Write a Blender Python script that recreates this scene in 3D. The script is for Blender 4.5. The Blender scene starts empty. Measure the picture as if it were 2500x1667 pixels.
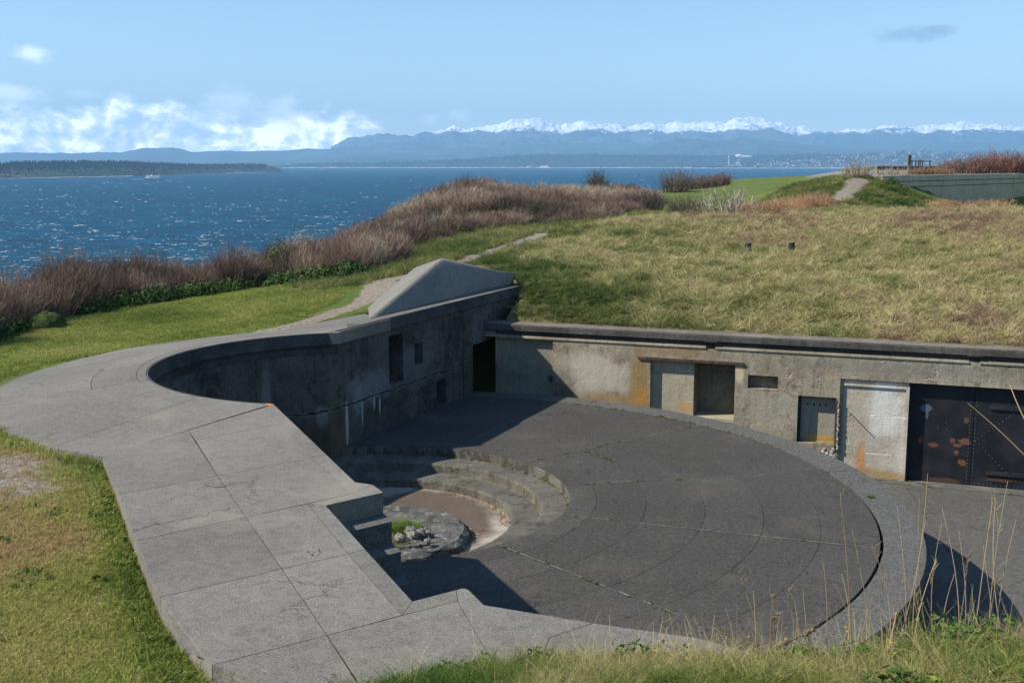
import bpy, bmesh, math, random
import numpy as np
from mathutils import Vector, noise as mn
random.seed(7); rng = np.random.default_rng(7)
R = math.radians
S = bpy.context.scene
COL = S.collection

# ------------------------------------------------------------------ camera, sky, sun, exposure
F = 2780.0; HY = 398.0; CAMZ = 7.0
PITCH = math.atan((833.5 - HY) / F)
cam = bpy.data.cameras.new('camera'); camo = bpy.data.objects.new('camera', cam); COL.objects.link(camo)
cam.sensor_width = 36; cam.lens = 36 * F / 2500; cam.clip_start = .1; cam.clip_end = 200000
camo.location = (0, 0, CAMZ); camo.rotation_euler = (math.pi / 2 - PITCH, 0, 0)
S.camera = camo
SUN_DIR = Vector((1.177, .17, -1)).normalized()
SUN_EL = math.asin(-SUN_DIR.z); SUN_AZ = math.atan2(-SUN_DIR.x, -SUN_DIR.y)
W = bpy.data.worlds.new('World'); S.world = W; W.use_nodes = True
sun = bpy.data.lights.new('sun', 'SUN'); suno = bpy.data.objects.new('sun', sun); COL.objects.link(suno)
sun.energy = 5.0; sun.angle = R(.55); sun.color = (1, .93, .82)
suno.rotation_euler = SUN_DIR.to_track_quat('-Z', 'Y').to_euler()
suno.location = (-40, -6, 40)
S.view_settings.view_transform = 'Standard'; S.view_settings.look = 'None'
S.view_settings.gamma = 1; S.view_settings.use_curve_mapping = False
S.view_settings.exposure = .45
S.render.engine = 'CYCLES'
S.cycles.use_denoising = True
S.cycles.max_bounces = 5; S.cycles.diffuse_bounces = 3; S.cycles.volume_bounces = 1
SKY_STRENGTH = .122
HAZE_DENSITY = 8.2e-5

# ------------------------------------------------------------------ node helper
class NB:
    def __init__(s, tree):
        s.t = tree; s.n = tree.nodes; s.l = tree.links
    def add(s, k, **kw):
        n = s.n.new(k)
        for a, b in kw.items(): setattr(n, a, b)
        return n
    def put(s, sock, v):
        if isinstance(v, bpy.types.NodeSocket): s.l.new(v, sock)
        elif v is not None:
            try: sock.default_value = v
            except Exception:
                sock.default_value = (v[0], v[1], v[2], 1) if len(v) == 3 else v
    def m(s, op, a, b=None, c=None, clamp=False):
        n = s.add('ShaderNodeMath', operation=op, use_clamp=clamp)
        s.put(n.inputs[0], a)
        if b is not None: s.put(n.inputs[1], b)
        if c is not None: s.put(n.inputs[2], c)
        return n.outputs[0]
    def sep(s, v):
        n = s.add('ShaderNodeSeparateXYZ'); s.put(n.inputs[0], v); return n.outputs
    def comb(s, x, y, z):
        n = s.add('ShaderNodeCombineXYZ')
        for i, q in enumerate((x, y, z)): s.put(n.inputs[i], q)
        return n.outputs[0]
    def vmul(s, v, k):
        n = s.add('ShaderNodeVectorMath', operation='MULTIPLY'); s.put(n.inputs[0], v); n.inputs[1].default_value = k; return n.outputs[0]
    def vadd(s, v, k):
        n = s.add('ShaderNodeVectorMath', operation='ADD'); s.put(n.inputs[0], v); s.put(n.inputs[1], k); return n.outputs[0]
    def noise(s, v, scale, det=4, rough=.55, dist=0, k=None, color=False):
        if k: v = s.vmul(v, k)
        n = s.add('ShaderNodeTexNoise'); s.put(n.inputs['Vector'], v)
        n.inputs['Scale'].default_value = scale; n.inputs['Detail'].default_value = det
        n.inputs['Roughness'].default_value = rough; n.inputs['Distortion'].default_value = dist
        return n.outputs['Color' if color else 'Fac']
    def voro(s, v, scale, feat='F1', out='Distance', k=None):
        if k: v = s.vmul(v, k)
        n = s.add('ShaderNodeTexVoronoi', feature=feat); s.put(n.inputs['Vector'], v)
        n.inputs['Scale'].default_value = scale; return n.outputs[out]
    def ramp(s, f, pts, interp='LINEAR'):
        n = s.add('ShaderNodeValToRGB'); s.put(n.inputs[0], f); cr = n.color_ramp; cr.interpolation = interp
        while len(cr.elements) < len(pts): cr.elements.new(.5)
        for e, (p, c) in zip(cr.elements, pts):
            e.position = p; e.color = (c, c, c, 1) if isinstance(c, (int, float)) else (c[0], c[1], c[2], 1)
        return n.outputs['Color']
    def step(s, f, a, b):
        n = s.add('ShaderNodeMapRange', interpolation_type='SMOOTHSTEP'); s.put(n.inputs[0], f)
        n.inputs[1].default_value = a; n.inputs[2].default_value = b
        n.inputs[3].default_value = 0; n.inputs[4].default_value = 1
        return n.outputs[0]
    def mix(s, f, a, b, mode='MIX'):
        n = s.add('ShaderNodeMix', data_type='RGBA', blend_type=mode)
        s.put(n.inputs['Factor'], f); s.put(n.inputs[6], a); s.put(n.inputs[7], b); return n.outputs[2]
    def attr(s, name, typ='GEOMETRY', out='Fac'):
        n = s.add('ShaderNodeAttribute', attribute_name=name, attribute_type=typ); return n.outputs[out]
    def coord(s, k='Object'):
        return s.add('ShaderNodeTexCoord').outputs[k]
    def objrand(s): return s.add('ShaderNodeObjectInfo').outputs['Random']
    def bump(s, h, strength=.5, dist=.02):
        n = s.add('ShaderNodeBump'); s.put(n.inputs['Height'], h)
        n.inputs['Strength'].default_value = strength; n.inputs['Distance'].default_value = dist
        return n.outputs[0]
    def blob(s, v, cx, cy, rx, ry, soft=.35, wob=.5, wscale=3):
        """0..1 stain of its own shape centred at cx,cy in the surface's own metres"""
        o = s.sep(v); nz = s.noise(v, wscale, 4)
        dx = s.m('DIVIDE', s.m('SUBTRACT', o[0], cx), rx); dy = s.m('DIVIDE', s.m('SUBTRACT', o[1], cy), ry)
        d = s.m('SQRT', s.m('ADD', s.m('MULTIPLY', dx, dx), s.m('MULTIPLY', dy, dy)))
        d = s.m('ADD', d, s.m('MULTIPLY', s.m('SUBTRACT', nz, .5), wob * 2))
        return s.m('SUBTRACT', 1, s.step(d, 1 - soft, 1 + soft))

def material(name):
    mt = bpy.data.materials.new(name); mt.use_nodes = True
    b = NB(mt.node_tree); b.n.clear(); b.mat = mt
    b.o = b.add('ShaderNodeOutputMaterial'); b.p = b.add('ShaderNodeBsdfPrincipled')
    b.l.new(b.p.outputs[0], b.o.inputs[0])
    def fin(col, rough=.9, normal=None, spec=.3, metal=0):
        b.put(b.p.inputs['Base Color'], col if isinstance(col, bpy.types.NodeSocket) else (*col, 1))
        b.put(b.p.inputs['Roughness'], rough); b.put(b.p.inputs['Metallic'], metal)
        b.p.inputs['Specular IOR Level'].default_value = spec
        if normal: b.put(b.p.inputs['Normal'], normal)
        return mt
    b.fin = fin
    return b

def c3(a, k=1): return (a[0] * k, a[1] * k, a[2] * k)

def concrete_top(name, base, speck=.5, var=.25, brushed=1., ang=0, coarse=1, warm=0, mo=.5):
    """weathered horizontal concrete: cloudy wear, broken short scuffs, exposed aggregate"""
    b = material(name); v = b.coord('Object')
    mp = b.add('ShaderNodeMapping'); b.put(mp.inputs[0], v); mp.inputs['Rotation'].default_value = (0, 0, ang); vr = mp.outputs[0]
    big = b.noise(v, .35, 5, .6); mid = b.noise(v, 1.7, 5, .65)
    fine = b.noise(v, 38 * coarse, 3, .7); agg = b.voro(v, 55 * coarse)
    col = b.mix(b.step(big, .3, .72), c3(base, 1 - var), c3(base, 1 + var))
    col = b.mix(b.m('MULTIPLY', b.step(mid, .5, .75), .45), col, c3(base, 1.5))
    col = b.mix(b.m('MULTIPLY', b.step(b.noise(v, 2.6, 6, .7), .55, .75), .5), col, c3(base, .55))
    scuff = b.m('MULTIPLY', b.step(b.noise(vr, 12, 4, .65, k=(.3, 1.3, 1)), .58, .76), b.step(b.noise(v, 1.1, 3), .4, .62))
    col = b.mix(b.m('MULTIPLY', scuff, .8 * brushed), col, c3(base, 2.6))
    sc2 = b.m('MULTIPLY', b.step(b.noise(vr, 17, 3, .6, k=(.3, 1.3, 1)), .6, .66), b.step(b.noise(v, 1.3, 5, .7), .44, .56))
    col = b.mix(b.m('MULTIPLY', sc2, .9 * brushed), col, c3(base, 3.2))
    dots = b.m('MULTIPLY', b.step(b.voro(v, 7.5), .16, .06), b.step(b.noise(v, 2.1, 2), .5, .62))
    mott = b.noise(v, 9 , 6, .8); col = b.mix(b.m('MULTIPLY', b.step(mott, .42, .60), mo), col, c3(base, 1.6)); col = b.mix(b.m('MULTIPLY', b.step(mott, .54, .40), mo), col, c3(base, .45))
    col = b.mix(b.m('MULTIPLY', dots, .35), col, c3((.34, .34, .31)))
    col = b.mix(b.m('MULTIPLY', b.step(fine, .44, .62), speck), col, c3(base, 1.85))
    col = b.mix(b.m('MULTIPLY', b.step(fine, .5, .36), speck * .9), col, c3(base, .5))
    col = b.mix(b.m('MULTIPLY', b.step(b.noise(v, 120, 2, .6), .6, .7), speck), col, c3((.5, .49, .45)))
    if warm:
        col = b.mix(b.m('MULTIPLY', b.step(b.noise(v, .6, 5, .6), .52, .7), warm), col, (.3, .26, .2))
    ck = b.voro(b.vadd(v, b.vmul(b.noise(v, 1.3, 6, .7, color=True), (1.1, 1.1, 0))), .42, 'DISTANCE_TO_EDGE')
    ckm = b.m('MULTIPLY', b.step(ck, .0055, .002), b.step(b.noise(v, .45, 3), .5, .58)); col = b.mix(b.m('MULTIPLY', ckm, .75), col, c3(base, .25))
    rnd = b.m('MULTIPLY_ADD', b.objrand(), .22, .89)
    col = b.mix(1, col, b.comb(rnd, rnd, rnd), 'MULTIPLY')
    h = b.m('ADD', fine, b.m('MULTIPLY', mid, 2))
    return b.fin(col, .95, b.bump(h, .6, .012), spec=.2)

def concrete_wall(name, base, pale, dark, stains=(), boards=.3, cracks=.7, mott=1, amt=.55, crackline=False):
    """cast wall, UV in metres along / up: board lines, runs, efflorescence, hair cracks, own stains"""
    b = material(name); v = b.coord('UV'); g = b.coord('Object')
    u = b.sep(v)
    col = b.mix(b.step(b.noise(g, .55, 6, .65), .35, .65), base, pale)
    col = b.mix(b.m('MULTIPLY', b.step(b.noise(g, 2.4 * mott, 8, .72), .47, .66), amt), col, pale)
    col = b.mix(b.m('MULTIPLY', b.step(b.noise(g, 1.6 * mott, 7, .7, .6), .5, .68), amt), col, dark)
    runs = b.noise(v, 5, 5, .65, k=(1.3, .12, 1))
    col = b.mix(b.m('MULTIPLY', b.step(runs, .52, .7), .5), col, dark)
    col = b.mix(b.m('MULTIPLY', b.step(b.noise(v, 9, 4, .6, k=(1.2, .14, 1)), .6, .72), .35), col, c3(pale, 1.3))
    # board marks
    wob = b.m('MULTIPLY', b.m('SUBTRACT', b.noise(v, 1.2, 3), .5), .05)
    bl = b.m('ABSOLUTE', b.m('SUBTRACT', b.m('FRACT', b.m('DIVIDE', b.m('ADD', u[1], wob), boards)), .5))
    brk = b.step(b.noise(v, 1.7, 4, .6), .48, .62)
    line = b.m('MULTIPLY', b.step(bl, .46, .498), brk)
    col = b.mix(b.m('MULTIPLY', line, .6), col, c3(pale, 1.5))
    # hair cracks with pale lime
    cr = b.voro(b.vadd(v, b.vmul(b.noise(v, 2.5, 4, color=True), (.5, .5, 0))), 1.15, 'DISTANCE_TO_EDGE')
    crm = b.m('MULTIPLY', b.step(cr, .012, .003), b.step(b.noise(v, .9, 3), .46, .6))
    col = b.mix(b.m('MULTIPLY', crm, cracks * .6), col, c3(pale, 1.7))
    grain = b.noise(g, 22, 5, .7)
    col = b.mix(b.m('MULTIPLY', b.step(grain, .4, .65), .35), col, c3(dark, .8))
    col = b.mix(b.m('MULTIPLY', b.step(b.noise(g, 60, 2, .7), .55, .7), .3), col, c3(pale, 1.5))
    for (cx, cy, rx, ry, sc, a, wobv) in stains:
        mk = b.blob(v, cx, cy, rx, ry, .4, wobv)
        mk = b.m('MULTIPLY', mk, b.m('MULTIPLY_ADD', b.noise(v, 8, 5, .7, k=(1, .25, 1)), 1.1, .35, clamp=True))
        col = b.mix(b.m('MULTIPLY', mk, a), col, sc)
    if crackline:
        zz = b.m('ADD', b.m('MULTIPLY', b.m('SUBTRACT', b.noise(v, .9, 6, .7), .5), .45), 1.0)
        dz_ = b.m('ABSOLUTE', b.m('SUBTRACT', u[1], zz)); cl = b.m('MULTIPLY', b.step(dz_, .03, .008), b.m('SUBTRACT', 1, b.step(u[0], 10.5, 11.5)))
        col = b.mix(b.m('MULTIPLY', b.step(dz_, .09, .02), b.m('MULTIPLY', b.step(b.noise(v, 3, 4), .4, .6), .5)), col, c3(pale, 2.2)); col = b.mix(cl, col, c3(dark, .4))
        vj = b.step(b.m('ABSOLUTE', b.m('SUBTRACT', u[0], .66)), .025, .01); col = b.mix(vj, col, c3(dark, .5))
    h = b.m('ADD', grain, b.m('MULTIPLY', line, -.6)); h = b.m('ADD', h, b.m('MULTIPLY', b.noise(g, 3, 6, .7), 2)); h = b.m('SUBTRACT', h, crm)
    return b.fin(col, .92, b.bump(h, .55, .025), spec=.25)

def simple(name, col, rough=.8, var=.25, scale=3, metal=0, bump=.2, spec=.3, k=None):
    b = material(name); v = b.coord('Object')
    n1 = b.noise(v, scale, 5, .65, k=k)
    c = b.mix(b.step(n1, .3, .7), c3(col, 1 - var), c3(col, 1 + var))
    return b.fin(c, rough, b.bump(b.noise(v, scale * 6, 4, .6), bump, .01), spec, metal)

# ------------------------------------------------------------------ object helpers
def link(name, me, parent=None):
    o = bpy.data.objects.new(name, me); COL.objects.link(o)
    if parent: o.parent = parent
    return o
def tag(o, label=None, cat=None, group=None, kind=None):
    if label: o['label'] = label
    if cat: o['category'] = cat
    if group: o['group'] = group
    if kind: o['kind'] = kind
    return o
def empty(name, loc=(0, 0, 0), rz=0):
    o = bpy.data.objects.new(name, None); COL.objects.link(o); o.location = loc; o.rotation_euler.z = rz
    o.empty_display_size = .3; return o
def mesh(name, vs, fs, mats=None, parent=None, uvs=None, smooth=False, mi=None):
    me = bpy.data.meshes.new(name); me.from_pydata([tuple(map(float, p)) for p in vs], [], fs); 
    if mats:
        for q in (mats if isinstance(mats, (list, tuple)) else [mats]): me.materials.append(q)
    if uvs is not None:
        l = me.uv_layers.new(name='UVMap'); k = 0
        for f in me.polygons:
            for li in f.loop_indices: l.data[li].uv = uvs[k]; k += 1
    if mi is not None: me.polygons.foreach_set('material_index', mi)
    if smooth: me.polygons.foreach_set('use_smooth', [True] * len(me.polygons))
    me.update(); return link(name, me, parent)
def copy_tree(o, parent=None):
    c = o.copy(); COL.objects.link(c); c.parent = parent
    for ch in [q for q in o.children]: copy_tree(ch, c)
    return c
def K(px, py, z=0.):
    """plan point seen at a photograph pixel, at height z"""
    x = (px - 1250) / F; y = -(py - 833.5) / F; cp, sp = math.cos(PITCH), math.sin(PITCH)
    d = (x, cp + y * sp, -sp + y * cp); t = (z - CAMZ) / d[2]; return (d[0] * t, d[1] * t)
def KD(px, py, Y):
    x = (px - 1250) / F; y = -(py - 833.5) / F; cp, sp = math.cos(PITCH), math.sin(PITCH)
    d = (x, cp + y * sp, -sp + y * cp); t = Y / d[1]; return (d[0] * t, Y, CAMZ + d[2] * t)
r7 = lambda x, y: (1700 + x / 2.765, 1100 + y / 2.765)
r6 = lambda x, y: (700 + x / 2.851, 1050 + y / 2.851)
r5 = lambda x, y: (1200 + x / 1.809, 750 + y / 1.809)
r4 = lambda x, y: (600 + x / 2.851, 600 + y / 2.851)
r3 = lambda x, y: (x / 3.136, 750 + y / 3.136)
c7 = lambda x, y: (x / 2.541, 1050 + y / 2.541)
dd = lambda x, y: (x * 1.0629, y * 1.0629)

def fb(x, y, s=1., o=4, seed=0.):
    a = 0; w = 1
    for i in range(o):
        a += w * mn.noise(Vector((x * s + seed, y * s - seed, seed * 1.7))); s *= 2.03; w *= .5
    return a

class MB:
    def __init__(s): s.v = []; s.f = []
    def box(s, c, h, rz=0, top=None):
        n = len(s.v); ca, sa = math.cos(rz), math.sin(rz)
        for z in (-1, 1):
            k = top if (top and z > 0) else 1
            for x, y in ((-1, -1), (1, -1), (1, 1), (-1, 1)):
                X, Y = x * h[0] * k, y * h[1] * k
                s.v.append((c[0] + X * ca - Y * sa, c[1] + X * sa + Y * ca, c[2] + z * h[2]))
        s.f += [[n + i for i in q] for q in ((3, 2, 1, 0), (4, 5, 6, 7), (0, 1, 5, 4), (1, 2, 6, 5), (2, 3, 7, 6), (3, 0, 4, 7))]; return s
    def tube(s, p, q, r0, r1=None, n=6, cap=True):
        r1 = r0 if r1 is None else r1; p = Vector(p); q = Vector(q); d = (q - p).normalized()
        u = d.cross(Vector((0, 0, 1)) if abs(d.z) < .9 else Vector((1, 0, 0))).normalized(); w = d.cross(u); k = len(s.v)
        for c, r in ((p, r0), (q, r1)):
            for i in range(n):
                a = 2 * math.pi * i / n; s.v.append(tuple(c + (u * math.cos(a) + w * math.sin(a)) * r))
        s.f += [[k + i, k + (i + 1) % n, k + n + (i + 1) % n, k + n + i] for i in range(n)]
        if cap: s.f += [[k + n - 1 - i for i in range(n)], [k + n + i for i in range(n)]]
        return s
    def ell(s, c, r, nu=8, nv=5, jit=0):
        k = len(s.v)
        for j in range(nv + 1):
            t = math.pi * j / nv
            for i in range(nu):
                a = 2 * math.pi * i / nu; q = 1 + random.uniform(-jit, jit)
                s.v.append((c[0] + r[0] * math.sin(t) * math.cos(a) * q, c[1] + r[1] * math.sin(t) * math.sin(a) * q, c[2] + r[2] * math.cos(t) * q))
        for j in range(nv):
            for i in range(nu):
                s.f.append([k + j * nu + i, k + (j + 1) * nu + i, k + (j + 1) * nu + (i + 1) % nu, k + j * nu + (i + 1) % nu])
        return s
    def build(s, name, mt, parent=None, smooth=False): return mesh(name, s.v, s.f, mt, parent, smooth=smooth)

def ruled(name, A, B, mt, parent, z, th=.2, gap=.006, n=None, bot=None):
    """slab between two matched boundary lines A and B (plan points); z = height function; gap = half joint"""
    n = n or max(1, int(max(math.dist(A[i], B[i]) for i in range(len(A))) / 1.2))
    A = [list(a) for a in A]; B = [list(b) for b in B]
    def pull(p, q, g):
        L = math.dist(p, q) or 1; return [p[0] + (q[0] - p[0]) * g / L, p[1] + (q[1] - p[1]) * g / L]
    A[0] = pull(A[0], A[1], gap); B[0] = pull(B[0], B[1], gap); A[-1] = pull(A[-1], A[-2], gap); B[-1] = pull(B[-1], B[-2], gap)
    m = len(A); vs = []; 
    for i in range(m):
        L = math.dist(A[i], B[i]); g = min(gap / max(L, .01), .3)
        for j in range(n + 1):
            t = g + (1 - 2 * g) * j / n
            x = A[i][0] + (B[i][0] - A[i][0]) * t; y = A[i][1] + (B[i][1] - A[i][1]) * t
            vs.append((x, y, z(x, y)))
    N = len(vs); vs += [(x, y, w - th if bot is None else bot) for x, y, w in vs]
    fs = []; q = n + 1
    ar = sum((vs[a][0] * vs[b][1] - vs[b][0] * vs[a][1]) for a, b in ((0, n), (n, N - 1), (N - 1, N - 1 - n), (N - 1 - n, 0)))
    for i in range(m - 1):
        for j in range(n):
            f = [i * q + j, i * q + j + 1, (i + 1) * q + j + 1, (i + 1) * q + j]
            fs.append(f if ar > 0 else f[::-1])
    rim = [j for j in range(n + 1)] + [i * q + n for i in range(1, m)] + [(m - 1) * q + j for j in range(n - 1, -1, -1)] + [i * q for i in range(m - 2, 0, -1)]
    for a, b in zip(rim, rim[1:] + rim[:1]):
        f = [a, b, b + N, a + N]; fs.append(f[::-1] if ar > 0 else f)
    return mesh(name, vs, fs, mt, parent)

def subdiv(P, step=.4):
    o = []
    for a, b in zip(P, P[1:]):
        k = max(1, int(math.dist(a, b) / step))
        o += [(a[0] + (b[0] - a[0]) * i / k, a[1] + (b[1] - a[1]) * i / k) for i in range(k)]
    return o + [P[-1]]

def wall_strip(name, path, z0, z1, mt, parent, holes=(), rec_mat=None, rough=0., flip=1, nz=None, dz=.4):
    """vertical face along a plan path, front to the right of travel when flip=1; holes (s0,s1,za,zb,depth,has_back)"""
    path = [Vector((p[0], p[1])) for p in path]; S0 = [0.]
    for a, b in zip(path, path[1:]): S0.append(S0[-1] + (b - a).length)
    def at(s):
        s = min(max(s, 0), S0[-1] - 1e-6)
        for i in range(len(path) - 1):
            if s <= S0[i + 1]:
                t = (s - S0[i]) / max(1e-9, S0[i + 1] - S0[i]); d = (path[i + 1] - path[i]).normalized()
                return path[i] + (path[i + 1] - path[i]) * t, Vector((-d.y, d.x)) * flip
    ss = set(round(s, 4) for s in S0); zz = {z0, z1}
    k = int((z1 - z0) / dz); zz |= {round(z0 + (z1 - z0) * i / (k + 1), 4) for i in range(1, k + 1)}
    for h in holes: ss |= {round(h[0], 4), round(h[1], 4)}; zz |= {h[2], h[3]}
    ss = sorted(ss); ss = [s for i, s in enumerate(ss) if i == 0 or s - ss[i - 1] > 1e-3]; zz = sorted(z for z in zz if z0 <= z <= z1)
    vs = []; fs = []; uv = []; mi = []
    def pt(s, z, d):
        p, n = at(s); return (p.x + n.x * d, p.y + n.y * d, z)
    def quad(q, u, m=0):
        k = len(vs); vs.extend(q); fs.append([k, k + 1, k + 2, k + 3]); uv.extend(u); mi.append(m)
    def hole(s, z):
        for h in holes:
            if h[0] < s < h[1] and h[2] < z < h[3]: return h
    for s, t in zip(ss, ss[1:]):
        for a, b in zip(zz, zz[1:]):
            h = hole((s + t) / 2, (a + b) / 2); D = h[4] if h else 0.
            if h and not h[5]: continue
            quad([pt(s, a, D), pt(t, a, D), pt(t, b, D), pt(s, b, D)], [(s, a), (t, a), (t, b), (s, b)], 1 if h else 0)
    for h in holes:
        s0, s1, a, b, D = h[:5]; a = max(a, z0); b = min(b, z1)
        quad([pt(s0, a, 0), pt(s0, a, D), pt(s0, b, D), pt(s0, b, 0)], [(s0, a), (s0 + D, a), (s0 + D, b), (s0, b)], 1)
        quad([pt(s1, a, D), pt(s1, a, 0), pt(s1, b, 0), pt(s1, b, D)], [(s1 - D, a), (s1, a), (s1, b), (s1 - D, b)], 1)
        quad([pt(s0, a, 0), pt(s1, a, 0), pt(s1, a, D), pt(s0, a, D)], [(s0, a), (s1, a), (s1, a - D), (s0, a - D)], 1)
        quad([pt(s0, b, D), pt(s1, b, D), pt(s1, b, 0), pt(s0, b, 0)], [(s0, b + D), (s1, b + D), (s1, b), (s0, b)], 1)
    if flip < 0: pass
    return mesh(name, vs, fs, [mt, rec_mat or mt], parent, uvs=uv, mi=mi)

def prism_path(name, path, prof, mt, parent, closed=False):
    """sweep a profile [(offset to left of travel, z)...] along a plan path"""
    P = [Vector((p[0], p[1])) for p in path]; m = len(P); vs = []; fs = []; uv = []; L = 0; Ls = []
    for i in range(m):
        d0 = (P[i] - P[i - 1]).normalized() if i else None; d1 = (P[i + 1] - P[i]).normalized() if i < m - 1 else None
        n = Vector((0, 0))
        for d in (d0, d1):
            if d is not None: n += Vector((-d.y, d.x))
        n.normalize()
        ref = d1 if d1 is not None else d0
        c = max(.45, n.dot(Vector((-ref.y, ref.x)))); n = n / c
        if i: L += (P[i] - P[i - 1]).length
        Ls.append(L)
        for o, z in prof: vs.append((P[i].x + n.x * o, P[i].y + n.y * o, z))
    q = len(prof)
    for i in range(m - 1):
        acc = 0
        for j in range(q - 1 + (1 if closed else 0)):
            j2 = (j + 1) % q; w = math.dist(prof[j], prof[j2])
            fs.append([i * q + j, (i + 1) * q + j, (i + 1) * q + j2, i * q + j2])
            uv += [(Ls[i], acc), (Ls[i + 1], acc), (Ls[i + 1], acc + w), (Ls[i], acc + w)]; acc += w
    if closed:
        fs.append(list(range(q))); uv += [(0, 0)] * q; fs.append([(m - 1) * q + j for j in range(q - 1, -1, -1)]); uv += [(0, 0)] * q
    return mesh(name, vs, fs, mt, parent, uvs=uv)

# ------------------------------------------------------------------ world shader: sky + clouds
def build_world():
    b = NB(W.node_tree); b.n.clear()
    out = b.add('ShaderNodeOutputWorld'); bg = b.add('ShaderNodeBackground'); b.l.new(bg.outputs[0], out.inputs[0])
    sky = b.add('ShaderNodeTexSky', sky_type='NISHITA'); sky.sun_disc = False
    sky.sun_elevation = SUN_EL; sky.sun_rotation = SUN_AZ % (2 * math.pi)
    sky.altitude = 30; sky.air_density = 1.0; sky.dust_density = 0; sky.ozone_density = 4.3
    v = b.coord('Generated'); x, y, z = b.sep(v)[:3]
    az = b.m('ARCTAN2', x, y); hr = b.m('SQRT', b.m('ADD', b.m('MULTIPLY', x, x), b.m('MULTIPLY', y, y)))
    el = b.m('ARCTAN2', z, hr)
    q = b.comb(az, b.m('MULTIPLY', el, 1.35), 0)
    def dens(off):
        qq = b.vadd(q, off); n1 = b.noise(qq, 13, 8, .6, .25); n2 = b.noise(qq, 42, 6, .6)
        return b.m('ADD', n1, b.m('MULTIPLY', b.m('SUBTRACT', n2, .5), .34))
    d0 = dens((0, 0, 0)); d1 = dens((-.006, .010, 0))
    # bank standing on the western horizon: wide envelope, towers highest at three spots
    top = b.noise(b.comb(az, 0, 3.3), 9, 4, .6)
    toph = b.m('MULTIPLY_ADD', top, .045, .030)
    side = b.m('MULTIPLY', b.step(az, -.95, -.62), b.step(az, -.06, -.22))
    up = b.m('SUBTRACT', 1, b.step(b.m('DIVIDE', el, toph), .35, 1.15)); up = b.m('MULTIPLY', up, b.step(el, -.004, .012))
    env = b.m('MULTIPLY', side, up)
    bank = b.step(b.m('ADD', d0, b.m('MULTIPLY', env, .46)), .56, .84)
    bank = b.m('MULTIPLY', bank, b.step(env, .02, .25))
    sh = b.m('ADD', b.m('MULTIPLY', b.m('SUBTRACT', d0, d1), 5.5), .48, clamp=True)
    ccol = b.ramp(sh, [(0.05, (.8, 1.0, 1.28)), (.5, (1.4, 1.52, 1.66)), (.95, (2.5, 2.45, 2.35))])
    skyc = b.mix(1, sky.outputs[0], (SKY_STRENGTH,) * 3, 'MULTIPLY')
    c = b.mix(b.m('MULTIPLY', bank, 1.), skyc, ccol)
    # small separate clouds: white puff, grey wisp, thin tufts over the range
    def puff(a0, e0, ra, re, col, amt, wob=.55, sc=60):
        nz = b.noise(q, sc, 6, .65)
        dx = b.m('DIVIDE', b.m('SUBTRACT', az, a0), ra); dy = b.m('DIVIDE', b.m('SUBTRACT', el, e0), re)
        r = b.m('ADD', b.m('SQRT', b.m('ADD', b.m('MULTIPLY', dx, dx), b.m('MULTIPLY', dy, dy))), b.m('MULTIPLY', b.m('SUBTRACT', nz, .5), wob * 4))
        return b.m('MULTIPLY', b.m('SUBTRACT', 1, b.step(r, .1, 1.5)), amt), col
    def ang(px, py):
        x = (px - 1250) / F; y = -(py - 833.5) / F; cp, sp = math.cos(PITCH), math.sin(PITCH)
        d = (x, cp + y * sp, -sp + y * cp); return math.atan2(d[0], d[1]), math.atan2(d[2], math.hypot(d[0], d[1]))
    for (px, py, rx, ry, col, amt) in ((79, 133, 34, 17, (.8, .86, .9), .75), (2235, 85, 75, 16, (.26, .38, .55), .8), (2300, 72, 30, 9, (.26, .38, .55), .6), (2150, 78, 30, 8, (.4, .55, .72), .3),
                                       (30, 232, 70, 20, (.84, .88, .9), .75), (560, 262, 60, 38, (.8, .85, .9), .6), (680, 278, 55, 40, (.86, .89, .9), .65), (1050, 290, 20, 16, (.8, .85, .9), .45), (1120, 282, 24, 14, (.8, .86, .9), .35), (290, 232, 26, 9, (.8, .86, .9), .3), (205, 230, 45, 12, (.7, .8, .9), .25)):
        col = c3(col, 1.5) if col[0] > .6 else col; a0, e0 = ang(px, py); mk, cl = puff(a0, e0, rx / F, ry / F, col, amt); c = b.mix(mk, c, cl)
    b.put(bg.inputs[0], c); bg.inputs[1].default_value = 1
build_world()

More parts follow.
